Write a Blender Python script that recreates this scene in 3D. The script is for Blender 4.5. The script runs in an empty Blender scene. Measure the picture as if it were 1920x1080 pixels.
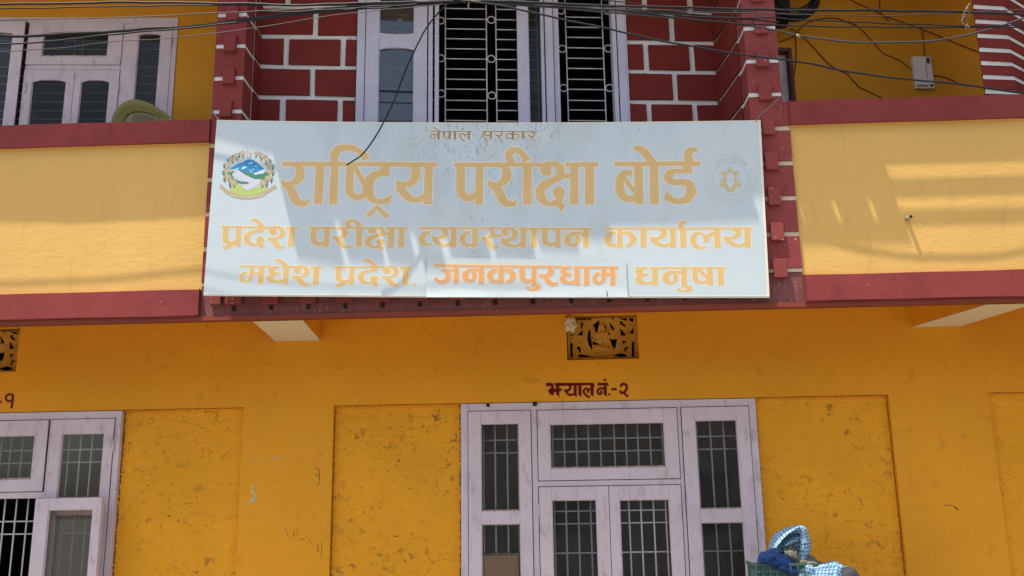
import bpy, bmesh, math, random
from mathutils import Vector, Matrix, noise
from mathutils.geometry import delaunay_2d_cdt, tessellate_polygon
random.seed(7)
SC = bpy.context.scene
COL = SC.collection
# ------------------------------------------------------------------ camera
F_PX, YAW, PITCH, ROLL, EYE = 1779.38, -0.0375824, 0.2289692, -0.0155903, 1.6
cy_, sy_, cp_, sp_ = math.cos(YAW), math.sin(YAW), math.cos(PITCH), math.sin(PITCH)
FWD = Vector((sy_*cp_, cy_*cp_, sp_))
_r = Vector((cy_, -sy_, 0)); _u = _r.cross(FWD)
RIGHT = math.cos(ROLL)*_r + math.sin(ROLL)*_u
UPV = -math.sin(ROLL)*_r + math.cos(ROLL)*_u
cam = bpy.data.cameras.new('camera'); camo = bpy.data.objects.new('camera', cam); COL.objects.link(camo)
cam.sensor_width = 36; cam.lens = F_PX/1920*36; cam.clip_start = .05; cam.clip_end = 2000
m = Matrix((RIGHT, UPV, -FWD)).transposed().to_4x4(); m.translation = (0, 0, EYE)
camo.matrix_world = m
SC.camera = camo
# ------------------------------------------------------------------ light
SUN_D = Vector((1.1, 1.0, -4.3)).normalized()
w = bpy.data.worlds.new('World'); SC.world = w; w.use_nodes = True
nt = w.node_tree; sky = nt.nodes.new('ShaderNodeTexSky'); sky.sky_type = 'NISHITA'; sky.sun_disc = False
to_sun = -SUN_D
sky.sun_elevation = math.asin(to_sun.z); sky.sun_rotation = math.atan2(to_sun.x, to_sun.y)
sky.dust_density = 3.0; sky.air_density = 1.0
bg = nt.nodes['Background']; bg.inputs[1].default_value = 0.15
nt.links.new(sky.outputs[0], bg.inputs[0])
sl = bpy.data.lights.new('sun', 'SUN'); so = bpy.data.objects.new('sun', sl); COL.objects.link(so)
sl.energy = 3.2; sl.angle = math.radians(.45); sl.color = (1, .95, .86)
so.rotation_euler = SUN_D.to_track_quat('-Z', 'Y').to_euler()
so.location = (-3, -3, 12)
vs = SC.view_settings; vs.view_transform = 'Standard'; vs.look = 'None'; vs.exposure = 0.92; vs.gamma = 1
vs.use_curve_mapping = False
try:
    SC.cycles.max_bounces = 8; SC.cycles.transparent_max_bounces = 12
    SC.cycles.use_denoising = True; SC.cycles.sample_clamp_indirect = 6
except Exception: pass
# ------------------------------------------------------------------ pixel -> place (photo measured at 1920 x 1080)
def ray(px, py):
    return (RIGHT*((px-960)/F_PX) - UPV*((py-540)/F_PX) + FWD)
def at(px, py, Y):
    d = ray(px, py); t = Y/d.y
    return Vector((d.x*t, Y, EYE+d.z*t))
class Plane:
    """vertical plane through (x0,y0), turned by ang about z; local x along it, local y behind it"""
    def __init__(s, x0, y0, ang=0.0):
        s.o = Vector((x0, y0, 0)); s.a = ang
        s.t = Vector((math.cos(ang), math.sin(ang), 0)); s.n = Vector((-math.sin(ang), math.cos(ang), 0))
    def loc(s, px, py, off=0.0):
        d = ray(px, py); o = Vector((0, 0, EYE))
        t = ((s.o+s.n*off)-o).dot(s.n)/d.dot(s.n)
        p = o+d*t
        return ((p-s.o).dot(s.t), p.z)
WALLP = Plane(0, 7.0)
FRONT = Plane(0, 6.15)
BAY = Plane(-2.12, 6.47, math.atan(.104))
LEFTW = Plane(-3.04, 6.80, math.atan(.075))
RIGHTW = Plane(1.66, 7.02, math.atan(.11))
# ------------------------------------------------------------------ materials
MATS = {}
def nodes(name):
    M = bpy.data.materials.new(name); M.use_nodes = True
    n = M.node_tree.nodes; l = M.node_tree.links
    return M, n, l, n['Principled BSDF']
def ramp(n, l, src, stops):
    r = n.new('ShaderNodeValToRGB'); e = r.color_ramp.elements
    while len(e) < len(stops): e.new(.5)
    for i, (p, c) in enumerate(stops):
        e[i].position = p; e[i].color = (*c, 1) if len(c) == 3 else c
    l.new(src, r.inputs[0]); return r.outputs[0]
def tex(n, l, scale, detail=4, rough=.55, stretch=(1, 1, 1), dist=0, off=(0, 0, 0)):
    tc = n.new('ShaderNodeTexCoord'); mp = n.new('ShaderNodeMapping')
    mp.inputs['Scale'].default_value = stretch; mp.inputs['Location'].default_value = off
    l.new(tc.outputs['Object'], mp.inputs[0])
    t = n.new('ShaderNodeTexNoise'); t.inputs['Scale'].default_value = scale
    t.inputs['Detail'].default_value = detail; t.inputs['Roughness'].default_value = rough
    t.inputs['Distortion'].default_value = dist
    l.new(mp.outputs[0], t.inputs[0]); return t.outputs[0]
def mix(n, l, fac, a, b, mode='MIX'):
    x = n.new('ShaderNodeMix'); x.data_type = 'RGBA'; x.blend_type = mode
    for s, v in ((0, fac), (6, a), (7, b)):
        if hasattr(v, 'links') or hasattr(v, 'is_linked'): l.new(v, x.inputs[s])
        elif isinstance(v, (int, float)): x.inputs[s].default_value = v
        else: x.inputs[s].default_value = (*v, 1)
    return x.outputs[2]
def bump(n, l, B, h, strength, dist):
    b = n.new('ShaderNodeBump'); b.inputs['Strength'].default_value = strength; b.inputs['Distance'].default_value = dist
    l.new(h, b.inputs['Height'])
    if B.inputs['Normal'].is_linked: l.new(B.inputs['Normal'].links[0].from_socket, b.inputs['Normal'])
    l.new(b.outputs[0], B.inputs['Normal'])
def paint(name, col, rough=.75, var=.12, vscale=1.5, dirt=None, dirt_scale=14, dirt_lo=.62, dirt_hi=.72, chip=None,
          chip_scale=30, chip_lo=.66, chip_hi=.69, chip_stretch=(1, 1, 1), bs=60, bstr=.3, bd=.004, coarse=0, cscale=9, cst=(1, 1, 1.6), spec=.35, dirt_stretch=(1, 1, 1), patchy=0):
    if name in MATS: return MATS[name]
    M, n, l, B = nodes(name)
    lo = tuple(c*(1-var) for c in col); hi = tuple(min(1, c*(1+var)) for c in col)
    c = ramp(n, l, tex(n, l, vscale, 5), [(.3, lo), (.7, hi)])
    c2 = ramp(n, l, tex(n, l, vscale*17, 3), [(.3, (1-var*.5,)*3), (.7, (1, 1, 1))])
    c = mix(n, l, 1.0, c, c2, 'MULTIPLY')
    if dirt:
        f = ramp(n, l, tex(n, l, dirt_scale, 6, .65, dirt_stretch, .6), [(dirt_lo, (0, 0, 0)), (dirt_hi, (1, 1, 1))])
        if patchy: f = mix(n, l, 1.0, f, ramp(n, l, tex(n, l, patchy, 3, .6, (1, 1, 1.5), 0, (5.2, 0, 1.3)), [(.42, (.12,)*3), (.60, (1, 1, 1))]), 'MULTIPLY')
        c = mix(n, l, f, c, dirt)
    if chip:
        f = ramp(n, l, tex(n, l, chip_scale, 5, .6, chip_stretch, .3, (3.1, 1.7, 9.2)), [(chip_lo, (0, 0, 0)), (chip_hi, (1, 1, 1))])
        if patchy: f = mix(n, l, 1.0, f, ramp(n, l, tex(n, l, patchy*.8, 3, .6, (1, 1, 1.5), 0, (1.2, 0, 4.3)), [(.45, (.15,)*3), (.60, (1, 1, 1))]), 'MULTIPLY')
        c = mix(n, l, f, c, chip)
    l.new(c, B.inputs['Base Color']); B.inputs['Roughness'].default_value = rough
    B.inputs['Specular IOR Level'].default_value = spec
    bump(n, l, B, tex(n, l, bs, 4), bstr, bd)
    if coarse: bump(n, l, B, tex(n, l, cscale, 4, .6, cst, .4), coarse, .03)
    MATS[name] = M; return M
YEL = paint('parapet_yellow_paint', (.70, .415, .105), .7, .05, .9, bs=45, bstr=.35, bd=.006, coarse=.10, cscale=6, cst=(1, 1, 2.5), dirt=(.50, .28, .08), dirt_scale=5, dirt_stretch=(2.4, 1, .35), dirt_lo=.56, dirt_hi=1.0)
ORA = paint('wall_orange_paint', (.76, .320, .008), .72, .07, .8, bs=50, bstr=.35, bd=.006, coarse=.16, cscale=5, cst=(1, 1, 2.2), dirt=(.40, .155, .01), dirt_scale=6, dirt_lo=.60, dirt_hi=.85, chip=(.30, .12, .02), chip_scale=30, chip_lo=.72, chip_hi=.75)
ORR = paint('rough_infill_orange_plaster', (.80, .345, .010), .8, .09, 1.6, bs=26, bstr=.5, bd=.012, coarse=.75, cscale=5.5, cst=(1, 1, 2.6),
            dirt=(.27, .105, .02), dirt_scale=16, patchy=1.7, dirt_lo=.56, dirt_hi=.70, chip=(.15, .07, .02), chip_scale=30, chip_lo=.625, chip_hi=.69, chip_stretch=(.8, 1, 1.3))
OBR = paint('balcony_shaded_orange_paint', (.62, .270, .010), .75, .06, .9, bs=50, bstr=.2, bd=.004)  # darker copy of the wall orange, recess shade put into the colour
RED = paint('maroon_paint', (.245, .043, .038), .8, .12, 2.2, bs=60, bstr=.35, bd=.004, chip=(.36, .16, .13), chip_scale=34, chip_lo=.69, chip_hi=.74, dirt=(.15, .03, .024), dirt_scale=5, dirt_lo=.5, dirt_hi=.85, spec=.22)
REDW = paint('worn_maroon_paint', (.265, .053, .047), .8, .15, 2.5, bs=60, bstr=.4, bd=.005, chip=(.50, .34, .28), chip_scale=26, chip_lo=.65, chip_hi=.71, dirt=(.16, .04, .035), dirt_scale=9, dirt_lo=.6, dirt_hi=.8, spec=.22)
REDB = paint('brick_maroon_paint', (.185, .024, .018), .75, .12, 2.0, bs=70, bstr=.3, bd=.004, chip=(.30, .09, .07), chip_scale=40, chip_lo=.74, chip_hi=.77, spec=.22)
REDD = paint('dusty_shaded_maroon_plaster', (.20, .062, .055), .8, .18, 6, bs=50, bstr=.5, bd=.006, chip=(.36, .25, .20), chip_scale=18, chip_lo=.60, chip_hi=.75, chip_stretch=(3, 1, .6), dirt=(.09, .04, .035), dirt_scale=12)
EDGE = paint('drip_edge_red_brown_paint', (.22, .04, .018), .7, .1, 3)
GRO = paint('white_joint_paint', (.74, .73, .67), .75, .08, 5, bs=60, bstr=.4, bd=.004, dirt=(.30, .22, .15), dirt_scale=11, dirt_lo=.60, dirt_hi=.78)
CRE = paint('cream_joint_paint', (.62, .50, .33), .8, .12, 5, dirt=(.34, .2, .10), dirt_scale=13, dirt_lo=.58, dirt_hi=.75)
BEAM = paint('cream_beam_paint', (.68, .61, .40), .7, .04, 1.5)
LIL = paint('lilac_white_woodwork_paint', (.62, .52, .535), .55, .08, 3, bs=70, bstr=.25, bd=.003, dirt=(.30, .24, .22), dirt_scale=15, dirt_lo=.55, dirt_hi=.80, dirt_stretch=(1, 1, .35),
            chip=(.12, .09, .08), chip_scale=55, chip_lo=.695, chip_hi=.73, chip_stretch=(.6, 1, 1.4), spec=.5)
LILP = paint('peeling_blue_white_woodwork_paint', (.56, .55, .63), .5, .08, 3, bs=70, bstr=.3, bd=.003, dirt=(.34, .33, .38), dirt_scale=13, dirt_lo=.62, dirt_hi=.74, dirt_stretch=(1, 1, .3),
             chip=(.13, .11, .12), chip_scale=42, chip_lo=.69, chip_hi=.72, chip_stretch=(1.5, 1, .5))
DARKW = paint('dark_gap', (.02, .015, .012), .9, .1, 4)
BAR = paint('grey_painted_iron', (.82, .82, .82), .5, .08, 20)
BARW = paint('white_painted_iron', (.62, .62, .62), .45, .08, 20)
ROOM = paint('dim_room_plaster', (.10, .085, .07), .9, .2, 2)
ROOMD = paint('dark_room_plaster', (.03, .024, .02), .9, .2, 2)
WOODR = paint('red_brown_wood', (.12, .03, .018), .6, .35, 3, bs=30, bstr=.2)
PUT = paint('grimy_putty', (.42, .34, .25), .8, .2, 20, dirt=(.14, .11, .08), dirt_scale=30, dirt_lo=.5, dirt_hi=.62)
CARD = paint('cardboard', (.62, .41, .24), .85, .06, 3)
CABLE = paint('black_cable_rubber', (.010, .010, .011), .5, .2, 12, spec=.3)
CABLEG = paint('grey_cable_sheath', (.055, .052, .05), .5, .2, 12, spec=.4)
CABLEB = paint('brown_wall_wire', (.085, .028, .014), .6, .2, 12)
WIRE = paint('galvanised_tie_wire', (.20, .17, .15), .4, .2, 12)
OLIVE = paint('olive_plastic', (.21, .185, .04), .45, .08, 3, bs=150, bstr=.1, bd=.001)
OLIVM = paint('perforated_olive_plastic', (.22, .20, .09), .5, .08, 3)
GREENC = paint('dull_green_crate_plastic', (.055, .12, .10), .5, .1, 4)
BLUEC = paint('royal_blue_cloth', (.002, .020, .092), .95, .15, 4, bs=90, bstr=.4, bd=.003)
KHAK = paint('grey_khaki_cloth', (.15, .145, .10), .9, .15, 5, bs=80, bstr=.5, bd=.003)
GREYC = paint('dark_grey_woven_cloth', (.06, .062, .066), .9, .2, 8, bs=160, bstr=.8, bd=.003)
BOXW = paint('grey_white_box_enamel', (.72, .71, .62), .6, .06, 4, dirt=(.16, .14, .11), dirt_scale=9, dirt_lo=.62, dirt_hi=.75)
PAPER = paint('crumpled_pale_polythene', (.62, .58, .42), .3, .1, 8, bs=40, bstr=.6, bd=.01)
ROAD = paint('dusty_street_asphalt', (.26, .235, .20), .9, .12, .6, bs=40, bstr=.4, bd=.01)
HOUSE = paint('opposite_house_plaster', (.30, .27, .23), .85, .1, .8)
WOOD = paint('weathered_cart_wood', (.16, .10, .06), .8, .2, 4)
RPAINT = paint('dark_red_sign_paint', (.15, .012, .006), .9, .12, 9, spec=.05)
RPAINTH = paint('thin_red_paint_edge', (.42, .12, .035), .7, .1, 9)
PIPEM = paint('pale_pipe_plastic', (.50, .35, .20), .6, .1, 9)
TAPE = paint('pale_tape', (.45, .38, .24), .6, .2, 14)
CHIPW = paint('bare_white_scrape', (.60, .50, .34), .8, .2, 20)
CRACK_SHADE = paint('crack_grime_and_shade', (.19, .08, .014), .9, .5, 14)
MARK = paint('brown_wall_mark', (.34, .14, .02), .9, .2, 14)
VENTM = paint('vent_ochre_paint', (.56, .28, .03), .75, .12, 6, bs=60, bstr=.5, bd=.006, dirt=(.16, .09, .03), dirt_scale=12, dirt_lo=.55, dirt_hi=.75)
def glass(name, tint, refl, dust, dcol, rm=1.0):
    M, n, l, B = nodes(name); n.remove(B)
    out = n['Material Output']
    tr = n.new('ShaderNodeBsdfTransparent'); tr.inputs[0].default_value = (*tint, 1)
    gl = n.new('ShaderNodeBsdfGlossy'); gl.inputs['Roughness'].default_value = .03
    df = n.new('ShaderNodeBsdfDiffuse'); df.inputs[0].default_value = (*dcol, 1)
    lw = n.new('ShaderNodeFresnel'); lw.inputs[0].default_value = 1.5
    ma = n.new('ShaderNodeMath'); ma.operation = 'MULTIPLY_ADD'; ma.inputs[1].default_value = rm; ma.inputs[2].default_value = refl
    l.new(lw.outputs[0], ma.inputs[0])
    m1 = n.new('ShaderNodeMixShader'); l.new(ma.outputs[0], m1.inputs[0]); l.new(tr.outputs[0], m1.inputs[1]); l.new(gl.outputs[0], m1.inputs[2])
    d = ramp(n, l, tex(n, l, 9, 6, .65, (1, 1, .5)), [(.35, (dust*.4,)*3), (.75, (dust,)*3)])
    d2 = ramp(n, l, tex(n, l, 60, 4, .6), [(.70, (0, 0, 0)), (.74, (.75, .75, .75))])
    ad = n.new('ShaderNodeMath'); ad.operation = 'MAXIMUM'; l.new(d, ad.inputs[0]); l.new(d2, ad.inputs[1])
    m2 = n.new('ShaderNodeMixShader'); l.new(ad.outputs[0], m2.inputs[0]); l.new(m1.outputs[0], m2.inputs[1]); l.new(df.outputs[0], m2.inputs[2])
    l.new(m2.outputs[0], out.inputs[0]); MATS[name] = M; return M
GLASS = glass('dusty_window_glass', (.92, .91, .88), .02, .20, (.22, .20, .17))
GLASSB = glass('upper_window_glass', (.40, .44, .44), .06, .32, (.15, .19, .19))
GLASSD = glass('upper_dark_glass', (.45, .48, .45), .0, .22, (.14, .155, .13), .40)
def sheet_mat(name, base, bluish, stain=True):
    M, n, l, B = nodes(name)
    c = ramp(n, l, tex(n, l, 1.2, 4), [(.35, base), (.65, bluish)])
    if stain:
        tc = n.new('ShaderNodeTexCoord'); sx = n.new('ShaderNodeSeparateXYZ'); l.new(tc.outputs['Object'], sx.inputs[0])
        # mildew flecks: thickest along the upper middle, running down
        dx = n.new('ShaderNodeMath'); dx.operation = 'ADD'; dx.inputs[1].default_value = -.02; l.new(sx.outputs[0], dx.inputs[0])
        ax = n.new('ShaderNodeMath'); ax.operation = 'ABSOLUTE'; l.new(dx.outputs[0], ax.inputs[0])
        mx = n.new('ShaderNodeMapRange'); mx.inputs[1].default_value = .2; mx.inputs[2].default_value = 1.35; mx.inputs[3].default_value = .085; mx.inputs[4].default_value = -.05
        l.new(ax.outputs[0], mx.inputs[0])
        mz = n.new('ShaderNodeMapRange'); mz.inputs[1].default_value = -.55; mz.inputs[2].default_value = .6; mz.inputs[3].default_value = -.09; mz.inputs[4].default_value = .045
        l.new(sx.outputs[2], mz.inputs[0])
        s = n.new('ShaderNodeMath'); s.operation = 'ADD'; l.new(mx.outputs[0], s.inputs[0]); l.new(mz.outputs[0], s.inputs[1])
        t = tex(n, l, 58, 4, .6, (1.2, 1, .45), .8)
        a = n.new('ShaderNodeMath'); a.operation = 'ADD'; l.new(t, a.inputs[0]); l.new(s.outputs[0], a.inputs[1])
        f = ramp(n, l, a.outputs[0], [(.668, (0, 0, 0)), (.74, (.65, .65, .65))])
        c = mix(n, l, f, c, (.23, .26, .26))
        t2 = tex(n, l, 7, 5, .6, (1, 1, .35))
        a2 = n.new('ShaderNodeMath'); a2.operation = 'ADD'; l.new(t2, a2.inputs[0]); l.new(s.outputs[0], a2.inputs[1])
        f2 = ramp(n, l, a2.outputs[0], [(.5, (0, 0, 0)), (.75, (.35, .35, .35))])
        c = mix(n, l, f2, c, (.40, .43, .40))
    l.new(c, B.inputs['Base Color']); B.inputs['Roughness'].default_value = .45
    bump(n, l, B, tex(n, l, 3, 3, .5), .25, .01)
    MATS[name] = M; return M
SHEET = sheet_mat('white_printed_sheet', (.525, .605, .60), (.565, .63, .62))
PATCH = sheet_mat('white_vinyl_patch', (.52, .585, .565), (.57, .625, .595), False)
def flat(name, c, rough=.5):
    return paint(name, c, rough, .04, 6, bs=90, bstr=.05, bd=.001)
GOLD = flat('faded_gold_print', (.69, .465, .185)); GOLDE = flat('pale_gold_print_edge', (.80, .72, .55))
ORG = flat('faded_orange_print', (.72, .37, .14)); ORGE = flat('pale_orange_print_edge', (.85, .62, .42))
TAN0 = flat('brown_small_print', (.33, .235, .14)); EBLUE = flat('emblem_blue', (.04, .25, .50)); EWH = flat('emblem_white', (.60, .63, .68))
EGR = flat('emblem_dark_green', (.05, .16, .10)); EGR2 = flat('emblem_hill_green', (.07, .25, .13)); ELG = flat('emblem_field_green', (.45, .55, .16))
ETAN = flat('emblem_flower_tan', (.50, .39, .21)); EGREY = flat('emblem_outline_grey', (.47, .46, .36)); EGREYL = flat('emblem_faint_grey_print', (.52, .53, .45)); EGOLD = flat('emblem_star_gold', (.60, .49, .24))
ECRM = flat('emblem_cream', (.64, .60, .44)); SNOW = flat('emblem_snow', (.60, .75, .85))
def gingham():
    M, n, l, B = nodes('blue_white_checked_cloth')
    uv = n.new('ShaderNodeUVMap'); sx = n.new('ShaderNodeSeparateXYZ'); l.new(uv.outputs[0], sx.inputs[0])
    o = []
    for i in (0, 1):
        f = n.new('ShaderNodeMath'); f.operation = 'FRACT'; mu = n.new('ShaderNodeMath'); mu.operation = 'MULTIPLY'; mu.inputs[1].default_value = 46
        l.new(sx.outputs[i], mu.inputs[0]); l.new(mu.outputs[0], f.inputs[0])
        g = n.new('ShaderNodeMath'); g.operation = 'GREATER_THAN'; g.inputs[1].default_value = .62; l.new(f.outputs[0], g.inputs[0]); o.append(g.outputs[0])
    a = n.new('ShaderNodeMath'); a.operation = 'ADD'; l.new(o[0], a.inputs[0]); l.new(o[1], a.inputs[1])
    d = n.new('ShaderNodeMath'); d.operation = 'DIVIDE'; d.inputs[1].default_value = 2; l.new(a.outputs[0], d.inputs[0])
    c = ramp(n, l, d.outputs[0], [(0, (.42, .55, .62)), (.5, (.13, .31, .48)), (1, (.04, .10, .20))])
    l.new(c, B.inputs['Base Color']); B.inputs['Roughness'].default_value = .9
    MATS['gingham'] = M; return M
GING = gingham()
# ------------------------------------------------------------------ mesh helpers
class MB:
    def __init__(s): s.v = []; s.f = []; s.uv = None
    def quad(s, a, b, c, d):
        i = len(s.v); s.v += [a, b, c, d]; s.f.append((i, i+1, i+2, i+3)); return s
    def poly(s, pts):
        i = len(s.v); s.v += list(pts); s.f.append(tuple(range(i, i+len(pts)))); return s
    def box(s, x0, x1, y0, y1, z0, z1, j=0.0):
        i = len(s.v); r = (lambda: random.uniform(-j, j)) if j else (lambda: 0)
        for z in (z0, z1):
            for x, y in ((x0, y0), (x1, y0), (x1, y1), (x0, y1)): s.v.append((x+r(), y, z+r()))
        for q in ((0, 3, 2, 1), (4, 5, 6, 7), (0, 1, 5, 4), (1, 2, 6, 5), (2, 3, 7, 6), (3, 0, 4, 7)): s.f.append(tuple(i+k for k in q))
        return s
    def prism(s, pts, y0, y1):          # outline in x,z pushed from y0 to y1
        n = len(pts); i = len(s.v)
        s.v += [(x, y0, z) for x, z in pts]+[(x, y1, z) for x, z in pts]
        s.f.append(tuple(range(i, i+n))); s.f.append(tuple(range(i+2*n-1, i+n-1, -1)))
        for k in range(n): s.f.append((i+k, i+(k+1) % n, i+n+(k+1) % n, i+n+k))
        return s
    def tube(s, pts, r, seg=8, closed=False):
        pts = [Vector(p) for p in pts]; n = len(pts); i0 = len(s.v)
        ref = Vector((0, 0, 1))
        for k, p in enumerate(pts):
            a = pts[(k-1) % n] if (closed or k) else p; b = pts[(k+1) % n] if (closed or k < n-1) else p
            t = (b-a).normalized(); rf = ref if abs(t.dot(ref)) < .95 else Vector((0, 1, 0))
            u = t.cross(rf).normalized(); v = t.cross(u)
            for q in range(seg):
                an = 2*math.pi*q/seg; s.v.append(tuple(p+(u*math.cos(an)+v*math.sin(an))*r))
        for k in range(n if closed else n-1):
            A = i0+k*seg; Bq = i0+((k+1) % n)*seg
            for q in range(seg): s.f.append((A+q, A+(q+1) % seg, Bq+(q+1) % seg, Bq+q))
        if not closed:
            s.f.append(tuple(i0+q for q in range(seg))); s.f.append(tuple(i0+(n-1)*seg+q for q in reversed(range(seg))))
        return s
    def obj(s, name, mat, parent=None, plane=None, bevel=0, smooth=False, loc=None):
        me = bpy.data.meshes.new(name); me.from_pydata([tuple(p) for p in s.v], [], s.f)
        if s.uv:
            u = me.uv_layers.new(name='UVMap')
            for lp in me.loops: u.data[lp.index].uv = s.uv[lp.vertex_index]
        bm = bmesh.new(); bm.from_mesh(me)
        if bevel:
            bmesh.ops.bevel(bm, geom=bm.edges[:], offset=bevel, segments=2, affect='EDGES', profile=.6)
        bmesh.ops.recalc_face_normals(bm, faces=bm.faces[:]); bm.to_mesh(me); bm.free()
        if smooth:
            for p in me.polygons: p.use_smooth = True
        me.materials.append(mat)
        o = bpy.data.objects.new(name, me); COL.objects.link(o)
        if plane: o.location = plane.o; o.rotation_euler = (0, 0, plane.a)
        if loc: o.location = loc
        if parent:
            o.parent = parent
            if parent.get('_plane'): pass
        return o
def attach(o, parent):
    """parent keeping the world placement"""
    bpy.context.view_layer.update()
    o.parent = parent; o.matrix_parent_inverse = parent.matrix_world.inverted()
    return o
def empty(name, loc=(0, 0, 0)):
    o = bpy.data.objects.new(name, None); COL.objects.link(o); o.location = loc; o.empty_display_size = .1
    return o
def tag(o, label, cat, group=None, kind=None):
    o['label'] = label; o['category'] = cat
    if group: o['group'] = group
    if kind: o['kind'] = kind
    return o
def smoothpts(pts, k=6):
    if len(pts) < 3: return [Vector(p) for p in pts]
    P = [Vector(p) for p in pts]; P = [P[0]*2-P[1]]+P+[P[-1]*2-P[-2]]; out = []
    for i in range(1, len(P)-2):
        for j in range(k):
            t = j/k; a, b, c, d = P[i-1:i+3]
            out.append(.5*((2*b)+(c-a)*t+(2*a-5*b+4*c-d)*t*t+(3*b-a-3*c+d)*t*t*t))
    out.append(P[-2]); return out
def wall_holes(mb, x0, x1, z0, z1, ya, yb, holes):
    xs = sorted({x0, x1, *[h[0] for h in holes], *[h[1] for h in holes]}); zs = sorted({z0, z1, *[h[2] for h in holes], *[h[3] for h in holes]})
    xs = [x for x in xs if x0 <= x <= x1]; zs = [z for z in zs if z0 <= z <= z1]
    hole = lambda x, z: any(h[0] < x < h[1] and h[2] < z < h[3] for h in holes)
    C = {(i, k): not hole((xs[i]+xs[i+1])/2, (zs[k]+zs[k+1])/2) for i in range(len(xs)-1) for k in range(len(zs)-1)}
    for (i, k), s in C.items():
        if not s: continue
        a, b, c, d = xs[i], xs[i+1], zs[k], zs[k+1]
        mb.quad((a, ya, c), (b, ya, c), (b, ya, d), (a, ya, d)); mb.quad((a, yb, c), (a, yb, d), (b, yb, d), (b, yb, c))
        if not C.get((i-1, k)): mb.quad((a, ya, c), (a, ya, d), (a, yb, d), (a, yb, c))
        if not C.get((i+1, k)): mb.quad((b, ya, c), (b, yb, c), (b, yb, d), (b, ya, d))
        if not C.get((i, k-1)): mb.quad((a, ya, c), (a, yb, c), (b, yb, c), (b, ya, c))
        if not C.get((i, k+1)): mb.quad((a, ya, d), (b, ya, d), (b, yb, d), (a, yb, d))
    return mb
# ------------------------------------------------------------------ setting
g = MB().quad((-400, -400, 0), (400, -400, 0), (400, 400, 0), (-400, 400, 0)).obj('street', ROAD); g['kind'] = 'structure'
# ------------------------------------------------------------------ the building
B = empty('building', (0, 7, 0))
tag(B, 'orange and yellow painted house front with maroon bands, brick patterned bay and lilac white windows', 'building')
def part(o, label=None):
    attach(o, B)
    if label: o['label'] = label
    return o
SOFF = 3.09; TOPC = 5.86
YL, YR = -5.6, 5.2
# ground floor: openings of the two windows (window 1 runs out of the frame to the left)
W2 = (-.655, 1.499, .55, 2.362); W1 = (-5.345, -3.195, .55, 2.362)
VENT = (.140, .673, 2.672, 3.016); VENT1 = (.140-4.715, .673-4.715, 2.675, 3.02)
RECL = (YL, -2.277); RECC = (-1.602, 2.463); RECR = (3.172, YR)
mb = MB()
wall_holes(mb, YL, YR, 0, SOFF, 7.0, 7.04, [(RECL[0]-1, RECL[1], -1, 2.367), (RECC[0], RECC[1], -1, 2.367), (RECR[0], RECR[1]+1, -1, 2.367), VENT, VENT1])
part(mb.obj('wall', ORA))
mb = MB(); wall_holes(mb, YL, YR, 0, SOFF, 7.0405, 7.22, [W1, W2, VENT, VENT1])
part(mb.obj('recessed_wall', ORR), 'rough stained orange plaster set back beside the windows')
part(MB().box(YL, YR, 6.19, 7.25, SOFF, SOFF+.12).obj('balcony_slab', OBR))
# rooms behind
def room(x0, x1, y0, y1, z0, z1, mat, plane=None):
    b = MB(); b.quad((x0, y1, z0), (x1, y1, z0), (x1, y1, z1), (x0, y1, z1)); b.quad((x0, y0, z0), (x0, y1, z0), (x0, y1, z1), (x0, y0, z1)); b.quad((x1, y0, z0), (x1, y0, z1), (x1, y1, z1), (x1, y1, z0))
    b.quad((x0, y0, z0), (x1, y0, z0), (x1, y1, z0), (x0, y1, z0)); b.quad((x0, y0, z1), (x0, y1, z1), (x1, y1, z1), (x1, y0, z1))
    return part(b.obj('room_interior', mat, plane=plane))
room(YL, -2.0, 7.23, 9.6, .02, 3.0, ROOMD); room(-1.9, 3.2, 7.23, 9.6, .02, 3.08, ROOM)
# crack grime and painted edge shade along the joint between infill and frame
def ragged(x0, z0, x1, z1, w, y, name, mat, n=40, p=.8):
    b = MB(); L = math.hypot(x1-x0, z1-z0); tx, tz = (x1-x0)/L, (z1-z0)/L
    k = 0
    for i in range(n):
        if random.random() > p: continue
        a, c = i/n*L, (i+1.02)/n*L; h1, h2 = w*random.uniform(.25, 1.5), w*random.uniform(.25, 1.5); o1 = random.uniform(-w, w)*.3
        q = [(a, -h1/2+o1), (c, -h2/2+o1), (c, h2/2+o1), (a, h1/2+o1)]
        b.poly([(x0+tx*s-tz*t, y, z0+tz*s+tx*t) for s, t in q])
    o = part(b.obj(name, mat)); o['kind'] = 'stuff'; return o
for x in (-2.277, -1.602, 2.463, 3.172):
    ragged(x+(.004 if x in (-1.602, 3.172) else -.004), .3, x+(.004 if x in (-1.602, 3.172) else -.004), 2.36, .007, 6.9985 if False else 7.0385, 'crack_shade', CRACK_SHADE, 150, 1.0)
for a, c in ((-3.19, -2.28), (-1.6, -.66), (1.51, 2.46), (3.18, 4.0)):
    ragged(a, 2.366, c, 2.366, .0055, 6.9988, 'crack_shade', CRACK_SHADE, 110, .97)
for x in (W2[0]-.006, W2[1]+.006, W1[1]+.006): ragged(x, .5, x, 2.36, .013, 7.0393, 'crack_shade', CRACK_SHADE, 130, .85)
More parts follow.
